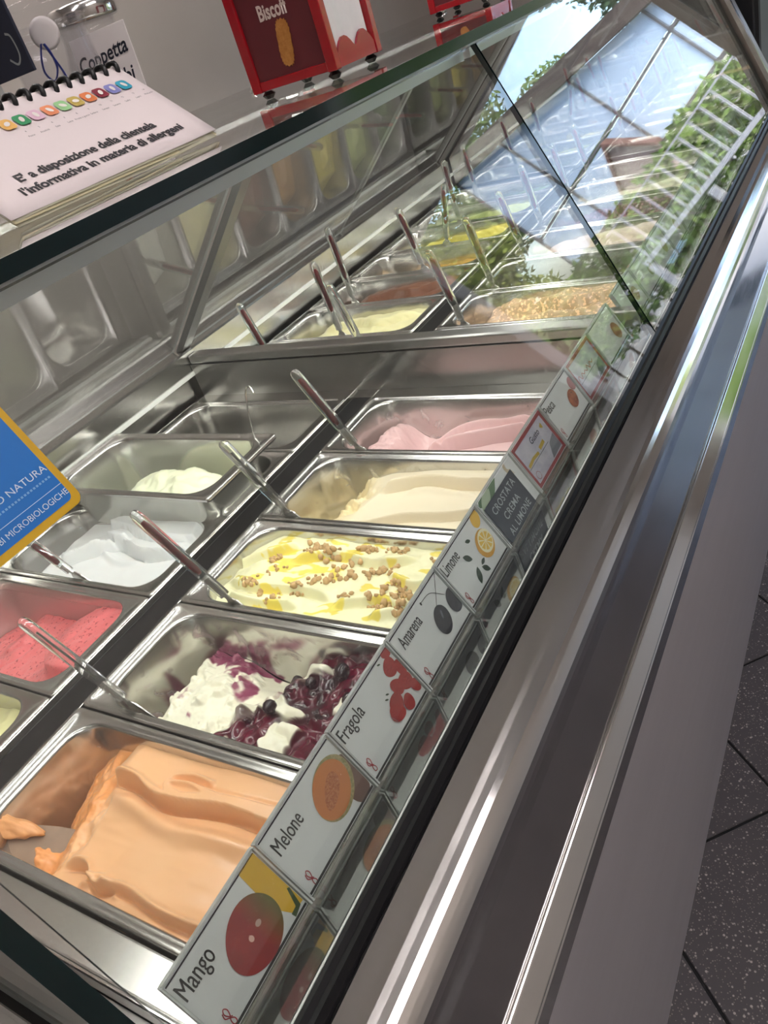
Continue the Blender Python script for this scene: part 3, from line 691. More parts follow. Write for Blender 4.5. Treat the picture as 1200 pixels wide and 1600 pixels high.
for (b, t, w) in (((.053, .933, .01), (.016, .940, .142), 'chunky brown chocolate-chip'), ((.046, 1.102, .01), (.015, 1.112, .14), 'dark green-brown'), ((.053, 1.270, .01), (.017, 1.274, .137), 'pinkish cream'), ((.034, 1.440, .01), (.003, 1.452, .14), 'dark plum'), ((.05, 1.605, .01), (.02, 1.612, .14), 'ivory'), ((.05, 1.775, .01), (.02, 1.782, .14), 'pale grey'),
                  ((-.222, .935, .01), (-.244, .948, .149), 'pale vanilla yellow'), ((-.294, 1.110, .01), (-.316, 1.128, .162), 'dark chocolate brown'), ((-.198, 1.274, .01), (-.227, 1.28, .14), 'caramel orange'), ((-.211, 1.443, .01), (-.19, 1.45, .132), 'mustard yellow'), ((-.251, 1.608, .01), (-.265, 1.62, .151), 'pistachio green'), ((-.276, 1.795, .01), (-.294, 1.807, .145), 'deep green'),
                  ((-.300, .800, .01), (-.335, .806, .135), 'milk white')):
    spatula(b, t, Q+'with a red core in the %s gelato' % w)
spatula((-.105, .835, .01), (-.142, .842, .135), Q+'with a colourless core at the rail end of the milk white pan', False)
# wide flat spatula lying in the peach gelato
e = empty('flat_spatula', (.0, .0, .0)); tag(e, 'wide steel spatula smeared with peach gelato lying in its pan', 'spatula')
e.matrix_world = frame((.042, -.137, -.030), (.86, .34, -.38), (-.25, .93, .2))
link('blade', bev(loft([[(x, yy, zz) for yy, zz in rrect(0, 0, w, .0016, .0012, 2)] for x, w in ((-.04, .012), (-.02, .013), (.0, .018), (.03, .021), (.058, .021), (.064, .017))], True, True, True), .0003, 1), vary('smeared_steel', (.20, .13, .09), (.30, .19, .13), 40, .4), e)
bm = bmesh.new(); bmesh.ops.create_icosphere(bm, subdivisions=4, radius=1.)
for q in bm.verts:
    x, y, z = q.co; k = .5*math.sin(3.1*x+2*z)*math.sin(4.2*y+1)+.25*math.sin(9*x+5*y)+.2*math.sin(11*y-7*z+2*x); k = 1+.30*k
    q.co = (-.012+x*k*.030, .011+y*k*.010, .006+z*k*.008)
me = bpy.data.meshes.new('smear'); bm.to_mesh(me); bm.free(); me.polygons.foreach_set('use_smooth', [True]*len(me.polygons)); link('smear', me, gmat('peach_smear', (.78, .36, .14), .42, .2, 200, .5), e)
# wire ladle hooked over the raised pan
tp = curve2([(-.068, .452, .035), (-.072, .466, .075), (-.073, .476, .105), (-.068, .480, .122), (-.058, .478, .126), (-.051, .475, .116)], 6)
e = empty('wire_ladle', (-.068, .452, .02)); tag(e, 'thin steel wire ladle with a hooked handle in the raised pan', 'ladle')
lo = Vector((-.068, .452, .02))
link('handle', tube([Vector(q)-lo for q in [(-.10, .415, -.03)]+tp], .0014, 8), CHROME, e)
link('bowl', lathe([(.0, -.012), (.012, -.010), (.017, -.003), (.018, .002), (.0165, .002), (.011, -.007), (.0, -.009)], 18, True, (-.034, -.040, -.043)), STEEL, e)
# ============================================================ FLAVOUR LABELS
LW, LH2, LT = .0955, .0568, .0018
EV = Vector((-.027, 0, .05)).normalized()
def strip(label, y, w=LW):
    mm = frame((.406, y, .0415), (0, 1, 0), EV); e = empty('flavour_label', mtx=mm); tag(e, label, 'label', 'flavour labels along the customer side of the pans'); e['w'] = w
    # clear holder: back sheet, front sheet, two side rims, foot
    g = .0006
    link('back_sheet', boxm((g, w-g, -.001, LH2, -.0030, -.0014)), [ACRY], e)
    link('front_sheet', boxm((g, w-g, .0, LH2-.002, .0012, .0022)), [ACRY], e)
    for x in (g, w-g-.0014): link('side_rim', boxm((x, x+.0014, -.001, LH2+.001, -.0030, .0026)), [ACRE], e)
    link('top_rim', boxm((g+.0015, w-g-.0015, LH2-.0005, LH2+.0012, -.0030, .0012)), [ACRE], e)
    link('foot', boxm((g+.0016, w-g-.0016, -.001, .0006, -.0028, .012)), [ACRY], e)
    c = link('card', boxm((.0025, w-.0025, .0008, LH2-.001, -.0010, .0)), [PAPER], e)
    e.pop('w', None) if hasattr(e, 'pop') else None
    return e, c
ZP = .0004
def pr(c, me, M, name, z=ZP, clip=True):
    for v in me.vertices:
        v.co.z += z
        if clip: v.co.x = min(max(v.co.x, .003), LW-.003); v.co.y = min(max(v.co.y, .0015), LH2-.0015)
    return link(name, me, [M], c)
def cc(name, *c): return mat('print_'+name, tuple(1.0*q for q in srgb(*c)), .5)
def P(s, t): return (s*LW, t*LH2)
def word(c, s, x=.07, y=.70, w=.32, size=.0135):
    size *= 1.25; y -= .03
    me = textm(s, size); xs = [v.co.x for v in me.vertices]; x0, x1 = min(xs), max(xs)
    for v in me.vertices: v.co.x = (v.co.x-x0)*w*LW/(x1-x0)+x*LW; v.co.y = v.co.y+y*LH2
    pr(c, embolden(me, .0002), INK, 'lettering')
def swirl(c, x=.12, y=.14):
    pts = [(-.03, .10), (-.045, .04), (-.01, .0), (.03, -.05), (.02, -.10), (-.02, -.09), (-.015, -.03), (.02, .02), (.035, .08), (.01, .12), (-.02, .08), (-.005, .02), (.03, -.02)]
    q = curve2([(x*LW+a*.055, y*LH2+b*.055) for a, b in pts], 5)
    pr(c, ribbon(q, .0007), cc('logo_red', 165, 25, 40), 'emblem', ZP)
def lines(c):
    pr(c, poly([P(0.03, .015), P(.97, .015), P(.97, .06), P(.03, .06)]), cc('dark_stripe', 32, 28, 32), 'lower_stripe')
    pr(c, poly([P(0.03, .955), P(.97, .955), P(.97, .985), P(.03, .985)]), cc('dark_stripe', 32, 28, 32), 'upper_stripe')
def pmix(name, c1, c2, scale, lo=.4, hi=.6, grad=None):
    if 'print_'+name in MATS: return MATS['print_'+name]
    c1 = tuple(1.0*q for q in c1); c2 = tuple(1.0*q for q in c2)
    M = mat('print_'+name, c1, .5); n, l, p = nt(M); t = noise(M, scale, 4, .6); r = ramp(M, t.outputs['Fac'], [(lo, c1), (hi, c2)])
    if grad:
        (ax, a, b, c3) = grad; tc = n.new('ShaderNodeTexCoord'); sp = n.new('ShaderNodeSeparateXYZ'); l.new(tc.outputs['Object'], sp.inputs[0])
        mr = n.new('ShaderNodeMapRange'); mr.inputs['From Min'].default_value = a; mr.inputs['From Max'].default_value = b; l.new(sp.outputs[ax], mr.inputs['Value'])
        mx = n.new('ShaderNodeMix'); mx.data_type = 'RGBA'; l.new(mr.outputs[0], mx.inputs[0]); l.new(r.outputs[0], mx.inputs[6]); mx.inputs[7].default_value = rgb(tuple(1.0*q for q in c3)); l.new(mx.outputs[2], p.inputs['Base Color'])
    else: l.new(r.outputs[0], p.inputs['Base Color'])
    return M
def leaf(cx, cy, L, wd, rot):
    pts = [(L*t, wd*math.sin(math.pi*t)**.8) for t in np.linspace(0, 1, 9)]+[(L*t, -wd*math.sin(math.pi*t)**.8) for t in np.linspace(1, 0, 9)[1:-1]]
    return poly([(cx+a*math.cos(rot)-b*math.sin(rot), cy+a*math.sin(rot)+b*math.cos(rot)) for a, b in pts])
LY = lambda k: -.111+LW*k
YEL = cc('yellow', 226, 178, 40); LEAFG = cc('leaf', 38, 62, 42)
# Mango
e, c = strip('label reading Mango with a red and green mango', LY(-1)); word(c, 'Mango', .05, .70, .30, .0145); swirl(c, .14, .16); lines(c)
pr(c, poly([P(.80, .98), P(.97, .98), P(.97, .1), P(.86, .12), P(.78, .4)]), YEL, 'mango_slice', ZP)
pr(c, ribbon([P(.97, .35), P(.92, .12), P(.85, .1)], .004), cc('mango_skin', 60, 84, 40), 'mango_rind', ZP*1.3)
pr(c, ell(.60*LW, .42*LH2, .0235, .0205, .35, 40, 0, .02), pmix('mango', srgb(165, 38, 42), srgb(140, 30, 36), 60, .35, .7, (0, .058, .082, srgb(88, 105, 45))), 'mango', ZP*1.8)
pr(c, ell(.56*LW, .42*LH2, .0018, .0022), cc('glint', 236, 190, 180), 'glint', ZP*2.4); pr(c, ell(.66*LW, .45*LH2, .0024, .002), cc('glint2', 200, 170, 160), 'glint', ZP*2.4)
# Melone
e, c = strip('label reading Melone with half an orange melon', LY(0)); word(c, 'Melone', .08, .66, .31, .0135); swirl(c); lines(c)
pr(c, ell(.90*LW, .35*LH2, .012, .02, -.25), cc('melon_shadow', 120, 92, 84), 'melon_shade', ZP)
pr(c, ell(.725*LW, .515*LH2, .0235, .0185, .55, 40), pmix('melon_rind', srgb(178, 160, 120), srgb(140, 138, 90), 500), 'melon_rind', ZP*1.5)
pr(c, ell(.705*LW, .525*LH2, .0212, .0168, .55, 40), cc('melon', 208, 128, 72), 'melon_flesh', ZP*2)
pr(c, ell(.70*LW, .52*LH2, .0135, .0065, .55, 30, 0, .05), pmix('melon_seed', srgb(176, 92, 52), srgb(200, 130, 84), 700), 'melon_seeds', ZP*2.5)
# Fragola
e, c = strip('label reading Fragola with a heap of red berries', LY(1)); word(c, 'Fragola', .05, .72, .33, .0135); swirl(c, .09, .2); lines(c)
BERR = pmix('berry', srgb(150, 28, 30), srgb(178, 52, 48), 900)
for i, (s, t, r) in enumerate(((.93, .93, .006), (.86, .74, .0085), (.95, .6, .0075), (.78, .48, .0075), (.88, .42, .0085), (.66, .36, .0085), (.76, .2, .007), (.93, .25, .006), (.6, .27, .0085))):
    pr(c, ell(s*LW, t*LH2, r, r*.85, i*.7, 20, 0, .05, i), BERR, 'berry', ZP*(1+.25*i))
for (s, t) in ((.62, .5), (.66, .54), (.8, .9)): pr(c, leaf(s*LW, t*LH2, .004, .0008, 1.9+s), LEAFG, 'berry_leaf', ZP*4)
# Amarena
e, c = strip('label reading Amarena with two black cherries', LY(2)); word(c, 'Amarena', .10, .70, .36, .0135); swirl(c); lines(c)
CHP = pmix('black_cherry', srgb(38, 36, 44), srgb(58, 54, 62), 200)
pr(c, ell(.66*LW, .40*LH2, .0105, .0135, -.5), CHP, 'cherry', ZP*1.5); pr(c, ell(.93*LW, .42*LH2, .0095, .012, -.5), CHP, 'cherry', ZP*1.5)
pr(c, ribbon(curve2([P(.70, .6), P(.85, .8), P(.97, .97)], 6), .0006), cc('stem', 40, 34, 34), 'stem', ZP); pr(c, ribbon(curve2([P(.88, .6), P(.75, .83), P(.59, .87)], 6), .0006), cc('stem', 40, 34, 34), 'stem', ZP*1.2); pr(c, ell(.585*LW, .86*LH2, .0011, .0016), cc('stem', 40, 34, 34), 'stem_end', ZP*1.2)
pr(c, ell(.69*LW, .47*LH2, .0012, .004, -.5), cc('cherry_glint', 110, 108, 120), 'glint', ZP*2)
# Limone
e, c = strip('label reading Limone with a cut lemon and dark leaves', LY(3)); word(c, 'Limone', .05, .74, .31, .0135); swirl(c, .09, .18); lines(c)
pr(c, ell(.88*LW, .86*LH2, .0095, .0072, .8), YEL, 'whole_lemon', ZP)
pr(c, ell(.76*LW, .46*LH2, .0150, .0135, .5), cc('lemon_rind', 222, 160, 30), 'lemon_rind', ZP*1.5); pr(c, ell(.785*LW, .48*LH2, .0125, .0108, .5), cc('lemon_pith', 244, 236, 196), 'lemon_pith', ZP*2)
for k in range(9):
    a = 2*math.pi*k/9; cx, cy = .785*LW, .48*LH2
    pr(c, poly([(cx+.001*math.cos(a), cy+.001*math.sin(a))]+[(cx+.0103*math.cos(a+d), cy+.0088*math.sin(a+d)) for d in (-.27, -.1, .1, .27)]), cc('lemon_flesh', 236, 194, 70), 'lemon_segment', ZP*2.5)
for (s, t, L, w, r) in ((.47, .50, .013, .0032, 2.3), (.45, .36, .017, .0036, -2.2), (.50, .28, .012, .003, -.9), (.62, .72, .008, .002, 2.7), (.52, .3, .009, .002, .2)): pr(c, leaf(s*LW, t*LH2, L, w, r), LEAFG, 'lemon_leaf', ZP*1.2)
# chalkboard tag over another card
e, c = strip('label covered by a small chalkboard reading Crostata crema al limone', LY(4))
for k in range(6): pr(c, ribbon([(LW*(.9+.012*k)+.016*math.cos(a)*(.4+.12*k)-.004, LH2*.88+.012*math.sin(a)*(.4+.12*k)) for a in np.linspace(2.4, 4.4, 12)], .0005), cc('gold', 190, 160, 100), 'gold_curl', ZP)
pr(c, leaf(.02*LW, .9*LH2, .05, .011, .12), cc('green_leaf', 74, 110, 66), 'printed_leaf', ZP); pr(c, leaf(.05*LW, .80*LH2, .03, .006, .3), cc('pale_leaf', 176, 190, 160), 'printed_leaf', ZP*1.5)
bd = link('chalkboard', bev(boxm((.045*LW, .80*LW, .012, .012+.80*LH2, .0024, .0034)), .0002, 1), [CHALK], e); shift(bd.data, 0, -.011, 0, .0)
CHK = mat('chalk', (.30, .32, .32), .8)
for s_, y_, w_ in (('CROSTATA', .58, .60), ('CREMA', .33, .40), ('AL LIMONE', .08, .58)):
    me = textm(s_, .012, .0001, 1.1); xs = [v.co.x for v in me.vertices]; x0 = min(xs); x1 = max(xs)
    for v in me.vertices: v.co.x = (v.co.x-x0)*w_*LW/(x1-x0)+(.42-w_/2)*LW; v.co.y = v.co.y*.95+y_*LH2+.03*(v.co.x-.3*LW); v.co.z += .0037
    link('lettering', me, [CHK], bd)
# red-bordered card
RBR = cc('border_red', 150, 44, 54); GLD = cc('gold2', 196, 164, 60); LIL = pmix('lilac', srgb(196, 192, 206), srgb(176, 172, 192), 40)
def red_card(k, label):
    e, c = strip(label, LY(k)); M = cc('border_red', 150, 44, 54)
    pr(c, poly([P(.03, .02), P(.97, .02), P(.97, .98), P(.03, .98)]), RBR, 'red_border', ZP); pr(c, poly([P(.09, .10), P(.91, .10), P(.91, .90), P(.09, .90)]), LIL, 'white_field', ZP*1.5)
    pr(c, ribbon([P(.10, .42), P(.72, .42)], .0006), cc('rule', 60, 60, 80), 'rule', ZP*2.2)
    pr(c, poly([P(.60, .12), P(.9, .14), P(.9, .45), P(.72, .38)]), cc('grey_shape', 120, 124, 136), 'grey_shape', ZP*2.2)
    return e, c
e, c = red_card(5, 'red-bordered card with the word Gusto and a gold brush line')
me = textm('Gusto', .0105, .0001, shear=.2); shift(me, .42*LW, .68*LH2); pr(c, me, cc('ink_navy', 40, 40, 66), 'lettering', ZP*2.5)
pr(c, ribbon([P(.12, .47), P(.28, .50), P(.44, .47)], .0038), GLD, 'gold_brush', ZP*2.5); pr(c, ribbon([P(.5, .50), P(.66, .52)], .0045), GLD, 'gold_brush', ZP*2.5)
pr(c, ell(.80*LW, .74*LH2, .003, .003, 0, 10, 0, .3), GLD, 'gold_star', ZP*2.5); pr(c, ribbon([(.17*LW+.0045*math.cos(a), .22*LH2+.0045*math.sin(a)) for a in np.linspace(0, 6, 18)], .0006), RBR, 'emblem', ZP*2.5)
# Pesca
e, c = strip('label reading Pesca with two red peaches', LY(6)); word(c, 'Pesca', .05, .72, .27, .0135); swirl(c, .10, .20); lines(c)
pr(c, ell(.93*LW, .66*LH2, .009, .0085, .4), cc('peach_far', 168, 92, 88), 'peach', ZP); pr(c, ell(.74*LW, .44*LH2, .0125, .0105, .6), pmix('peach', srgb(128, 50, 40), srgb(190, 110, 70), 90), 'peach', ZP*1.6); pr(c, ell(.78*LW, .55*LH2, .0012, .0008), cc('stem', 40, 34, 34), 'stem_dimple', ZP*2.2)
e, c = red_card(7, 'red-bordered card with a red brush scrawl'); 
q = [P(.10+.055*i, .52+(.05 if i % 2 else -.03)+.02*math.sin(i*2.1)) for i in range(12)]; pr(c, ribbon(curve2(q, 4), .0012), cc('script_red', 165, 60, 66), 'brush_scrawl', ZP*2.5)
e, c = strip('pale label with a brown fruit picture next to the divider', LY(8)-.001, .0945); pr(c, ell(.78*LW, .38*LH2, .011, .013, .4), pmix('brownfruit', srgb(150, 92, 70), srgb(180, 120, 96), 80), 'fruit', ZP); lines(c)
for i in range(11):
    y = .7745+i*LW
    if y+LW > YB-.03: break
    e, c = strip('pale flavour label beyond the divider, number %s of its row counted from the divider' % ['one', 'two', 'three', 'four', 'five', 'six', 'seven', 'eight', 'nine', 'ten', 'eleven', 'twelve'][i], y); lines(c)
    pr(c, ell(.72*LW, .45*LH2, .012, .011, .3*i), pmix('faint%d' % (i % 3), srgb(*((170, 120, 100), (150, 160, 120), (180, 160, 120))[i % 3]), srgb(190, 170, 150), 90), 'fruit', ZP)
# ============================================================ STICKER ON THE FRONT GLASS
UPG = Vector((fgl(.4)-fgl(.3), 0, .1)).normalized()
e = empty('sticker', mtx=frame((fgl(.3335)+.0004, -.198, .3335), (0, 1, 0), UPG)); tag(e, 'blue sticker with a yellow border stuck on the front glass', 'sticker')
SW, SH = .142, .112
def rr(x0, x1, y0, y1, r, z): return pyd([(x, y, z) for x, y in rrect((x0+x1)/2, (y0+y1)/2, (x1-x0)/2, (y1-y0)/2, r)], [tuple(range(28))])
st = loft([[(x, y, z) for x, y in rrect(SW/2, SH/2, SW/2, SH/2, .006)] for z in (.0, .0006)], True, True)
link('border', st, [mat('sticker_yellow', srgb(204, 160, 18), .4)], e)
link('field', rr(.0045, SW-.0045, .0045, SH-.0045, .004, .0009), [mat('sticker_blue', srgb(16, 110, 190), .4)], e)
SWT = mat('sticker_white', srgb(206, 222, 236), .5)
def stx(s_, x1, y, size, w):
    me = textm(s_, size); xs = [v.co.x for v in me.vertices]; a, b = min(xs), max(xs)
    for v in me.vertices: v.co.x = x1-w+(v.co.x-a)*w/(b-a); v.co.y += y; v.co.z = .0012
    link('lettering', me, [SWT], e)
stx('TO NATURA', .1368, .0252, .0058, .0395); stx('BI MICROBIOLOGICHE', .1372, .0082, .0050, .0495)
link('rule', boxm((.01, .1372, .0148, .0151, .0010, .0013)), [SWT], e); link('small_print', joinm(*[boxm((.0985+.0022*i, .0998+.0022*i, .0208, .0220, .0010, .0012)) for i in range(17)]), [mat('sticker_pale', srgb(120, 170, 214), .5)], e)
# ============================================================ ON THE TOP GLASS
ZT = .4594
# allergen booklet, propped up like a desk calendar
BV = Vector((-.086, 0, .071)).normalized(); BH = .1115; BWD = .237
e = empty('allergen_booklet', mtx=frame((.1945, .318-BWD, ZT+.0066), (0, 1, 0), BV)); tag(e, 'spiral-bound allergen booklet propped open on the top glass', 'booklet')
def page(x0, x1, y0, y1, z, t, wav, seed):
    nu, nv = 18, 8; v = []; f = []
    for side in (0, 1):
        for i in range(nu):
            for j in range(nv):
                a = i/(nu-1); b = j/(nv-1); zz = z+wav*(1-b)**2*math.sin(a*5+seed)+wav*.5*(1-b)*math.sin(a*11+seed*2)
                v.append((x0+(x1-x0)*a, y0+(y1-y0)*b, zz+(t if side else 0)))
    N = nu*nv
    for i in range(nu-1):
        for j in range(nv-1):
            q = (i*nv+j, (i+1)*nv+j, (i+1)*nv+j+1, i*nv+j+1); f.append(tuple(N+k for k in q)); f.append(q[::-1])
    b = [i*nv for i in range(nu)]+[(nu-1)*nv+j for j in range(1, nv)]+[i*nv+nv-1 for i in range(nu-2, -1, -1)]+[j for j in range(nv-2, 0, -1)]
    for i in range(len(b)): k = b[(i+1) % len(b)]; f.append((b[i], k, N+k, N+b[i]))
    return pyd(v, f, True)
PG = mat('aged_page', srgb(206, 196, 160), .55)
for i in range(3): link('page', page(.001*(i % 3), BWD-.002*(i % 4), -.0015*(i+1) if i < 5 else -.005, BH-.004, -.0011*(i+1)-.0004, .0005, .0010, i), [PG if i % 2 else mat('page_sleeve', srgb(186, 182, 160), .25)], e)
cv = link('cover', page(0, BWD, 0, BH, 0, .0004, .00025, 1), [mat('cover_paper', srgb(222, 210, 210), .6)], e)
link('prop', sheet([(0.01, BH-.003, -.0145), (.01, .099, -.0855), (BWD-.01, .099, -.0855), (BWD-.01, BH-.003, -.0145)], .0012, False), [mat('prop_board', srgb(180, 170, 150), .6)], e)
DK = mat('dark_lettering', (.03, .028, .032), .6)
for s_, x_, y_, w_ in (("E' a disposizione della clientela", .038, .0285, .153), ("l'informativa in materia di allergeni", .029, .0150, .182)):
    me = textm(s_, .0115, .00028); xs = [v.co.x for v in me.vertices]; a, b = min(xs), max(xs)
    for v in me.vertices: v.co.x = x_+(v.co.x-a)*w_/(b-a); v.co.y += y_; v.co.z = .00085
    link('lettering', embolden(me, .00028), [DK], cv)
ICO = [(226, 176, 92), (226, 176, 92), (40, 140, 86), (214, 178, 196), (226, 140, 96), (150, 200, 140), (186, 164, 80), (214, 120, 66), (128, 30, 50), (128, 130, 190), (40, 150, 176)]
for i, cI in enumerate(ICO[1:]):
    xc = BWD-.0205-.0148*(9-i); o = link('icon', rr(xc-.0062, xc+.0062, .0795, .0920, .0035, .0016), [mat('icon_%d' % i, srgb(*cI), .5)], cv)
    pr(cv, ell(xc, .0857, .0035, .0022, .6+i*.5, 10), mat('icon_white', srgb(226, 220, 214), .5), 'icon_mark', .0020, False)
NAMES = ['Pesce', 'Arachidi', 'Soia', 'Latte', 'Frutta a guscio', 'Sedano', 'Senape', 'Sesamo', 'Solfiti', 'Lupini', 'Molluschi']
for i, nm in enumerate(NAMES):
    me = textm(nm, .0028, 0, align='CENTER'); shift(me, BWD-.0105-.0138*(10-i), .0655, .0017); link('small_lettering', me, [DK], cv)
    me = textm(str(4+i), .0028, 0, align='CENTER'); shift(me, BWD-.0105-.0138*(10-i), .0715, .0017); link('small_lettering', me, [DK], cv)
link('binding_spine', tube([(.006, BH+.0035, -.004), (BWD-.004, BH+.0035, -.004)], .0026, 10), [BLACKG], e)
for i in range(16):
    x = .006+i*(BWD-.012)/15
    ring = tube([(x+.002*math.sin(a), BH-.0010+.0062*math.cos(a), -.0030+.0070*math.sin(a)) for a in np.linspace(-.5, 3.6, 14)], .0024, 8); link('binding_ring', ring, [BLACKG], e)
# napkin dispensers with a biscuit picture
def dispenser(x, y, label, rot=0.):
    e = empty('napkin_dispenser', (x, y, ZT)); e.rotation_euler.z = rot; tag(e, label, 'dispenser', 'red napkin dispensers on the top glass')
    w, d, z0, h = .126, .112, .0085, .165
    DR = mat('dark_red_panel', srgb(96, 34, 40), .4)
    for (a, b) in ((0, .013), (w-.013, w)): 
        for (ya, yb) in ((0, .012), (d-.012, d)): link('corner_post', bev(boxm((a, b, ya, yb, z0, z0+h)), .0012, 2), [RED], e)
    link('bottom_rail', bev(boxm((.0132, w-.0132, 0.001, .011, z0+.001, z0+.011)), .001, 2), [RED], e); link('top_plate', bev(boxm((0, w, 0, d, z0+h+.0003, z0+h+.008)), .002, 2), [RED], e)
    link('base_plate', boxm((.0132, w-.0132, .0115, d-.0125, z0+.002, z0+.007)), [RED], e); link('back_panel', boxm((.0132, w-.0132, d-.009, d-.004, z0+.0075, z0+h)), [RED], e)
    fp = link('picture_panel', boxm((.0132, w-.0132, .0035, .0075, z0+.0112, z0+h)), [DR], e)
    CRW = mat('cream_print', srgb(214, 196, 188), .5)
    me = textm('Biscoff', .0215, .0006)
    xs = [v.co.x for v in me.vertices]; a0, b0 = min(xs), max(xs)
    for v in me.vertices: v.co = (.041+(v.co.x-a0)*.042/(b0-a0), .0032, z0+.069+v.co.y)
    link('lettering', me, [CRW], fp)
    me = ribbon([(.062+.0085*math.cos(t), .0925+.006*math.sin(t)) for t in np.linspace(0, 6.28, 24)], .0008); link('emblem', pyd([(v.co.x, .0032, z0+v.co.y) for v in me.vertices], [tuple(f.vertices) for f in me.polygons]), [CRW], fp)
    me = textm('Lotus', .0055, 0, align='CENTER'); 
    for v in me.vertices: v.co = (.062+v.co.x, .0032, z0+.0905+v.co.y)
    link('small_lettering', me, [CRW], fp)
    bp = []; nb = 44
    for k in range(nb):
        t = 2*math.pi*k/nb; sc = 1+(.04 if k % 2 else -.04); c_, s_ = math.cos(t), math.sin(t)
        a, b = .0095*math.copysign(abs(c_)**.6, c_)*sc, .0235*math.copysign(abs(s_)**.6, s_)*sc; r_ = -.16
        bp.append((.066+a*math.cos(r_)-b*math.sin(r_), .0024, z0+.042+a*math.sin(r_)+b*math.cos(r_)))
    BIS = vary('biscuit', srgb(164, 104, 44), srgb(190, 132, 66), 200, .6)
    link('biscuit', pyd([(x_, .0033, z_) for x_, _, z_ in bp]+[(x_, .0024, z_) for x_, _, z_ in bp], [tuple(range(nb, 2*nb))]+[(k, (k+1) % nb, nb+(k+1) % nb, nb+k) for k in range(nb)]), [BIS], fp)
    link('napkin_stack', bev(boxm((.016, w-.006, .0135, d-.0135, z0+.0075, z0+.15)), .002, 2), [vary('napkin_paper', (.68, .67, .66), (.74, .73, .72), 60, .8)], e)
    # wavy clear red lip on the napkin side
    lp = [(.0125+i*.0058, z0+.014+.016*abs(math.sin(i*math.pi/7.5))) for i in range(16)]
    v = [(w-.0045+k, y_, z_) for k in (0, .003) for (y_, z_) in [(.0125, z0+.001)]+[(.0995, z0+.001)]+[(min(q[0], .0995), q[1]) for q in reversed(lp)]]; n_ = len(v)//2
    link('napkin_lip', fix(pyd(v, [tuple(range(n_)), tuple(range(2*n_-1, n_-1, -1))]+[(i, (i+1) % n_, n_+(i+1) % n_, n_+i) for i in range(n_)])), [mat('clear_red', (.5, .03, .06), .15, trans=.4)], e)
    for (a, b) in ((.014, .012), (w-.012, .012), (w-.012, d-.012), (.014, d-.012)): link('rubber_foot', lathe([(.0045, 0), (.0085, .0045), (.0045, .0083)], 8, False, (a, b, 0)), [BLACKG], e)
    return e
dispenser(.0445, .578, 'red napkin dispenser reading Biscoff with a biscuit picture, standing above the divider')
dispenser(-.085, 1.36, 'red napkin dispenser farther along the top glass towards the brown end frame')
# clear tub with a blue ribbon, jar with a metal lid, price paper, chalkboard
CLP = thin_glass('clear_plastic', (.96, .96, .97), .018, .5, .06, .01)
e = empty('plastic_tub', (-.107, .445, ZT)); tag(e, 'clear plastic tub tied with a blue ribbon behind the booklet', 'tub')
link('wall', lathe([(.040, 0), (.043, .002), (.046, .06), (.047, .13), (.0505, .136), (.0505, .142), (.047, .1425), (.0455, .13), (.0445, .06), (.0415, .004), (.03, .003)], 36), [CLP], e)
link('lid', lathe([(.052, .1432), (.0535, .145), (.0535, .160), (.050, .165), (.030, .167)], 36), [CLP], e)
link('seal', lathe([(.0, 0), (.015, 0), (.016, .001), (.013, .0025), (.008, .0022), (.0, .003)], 22, True, (0, 0, 0)), [mat('milky_plastic', (.62, .58, .58), .3)], e).matrix_local = Matrix.Translation((.040, -.0335, .132)) @ Matrix.Rotation(math.radians(35), 4, 'Z') @ Matrix.Rotation(math.radians(90), 4, 'X')
rb = curve2([(.012, -.0505, .118), (.004, -.052, .105), (.000, -.052, .092), (.010, -.053, .083), (.022, -.053, .092), (.022, -.052, .106), (.017, -.0515, .117), (.024, -.052, .100), (.029, -.052, .083), (.026, -.0515, .066)], 6)
v = []; f = []
for q in rb: v += [(q[0]+.0238, q[1]+.008, q[2]+.006), (q[0]+.0282, q[1]+.0068, q[2]+.006)]
for i in range(len(rb)-1): f.append((2*i, 2*i+1, 2*i+3, 2*i+2))
rm = pyd(v, f, True); ro = link('ribbon', rm, [mat('blue_ribbon', srgb(30, 44, 128), .4)], e); sl = ro.modifiers.new('thick', 'SOLIDIFY'); sl.thickness = .0004
for k in range(6): link('wafer', lathe([(.004, 0), (.006, .001), (.0105, .05), (.0095, .05), (.0055, .004)], 12, True, (.019*math.cos(k*1.05), .019*math.sin(k*1.05), .004+.003*(k % 2))), [vary('wafer_brown', (.30, .15, .06), (.4, .22, .1), 120, .7)], e)
e = empty('glass_jar', (-.158, .560, ZT)); tag(e, 'glass jar with a shiny metal screw lid behind the price paper', 'jar')
link('wall', lathe([(.036, 0), (.042, .003), (.043, .10), (.036, .125), (.036, .141), (.034, .141), (.034, .125), (.041, .10), (.040, .006), (.03, .004)], 36), [CLP], e)
link('lid', lathe([(.0, .1415), (.0425, .1415), (.0435, .144), (.0435, .158), (.041, .161), (.0, .162)], 36), [CHROME], e)
link('sugar', lathe([(.0, .007), (.038, .007), (.0395, .06), (.03, .064), (.0, .066)], 30), [mat('brown_sugar', (.30, .17, .09), .8)], e)
e = empty('price_paper', (-.104, .5085, ZT)); e.rotation_euler = (math.radians(-4), 0, 0); tag(e, 'white price paper handwritten Coppetta Bimbi leaning against the jar', 'sign')
pp = link('paper', bev(boxm((-.050, .050, -.0006, .0006, 0, .126)), .0002, 1), [mat('sign_paper', srgb(236, 230, 230), .5)], e)
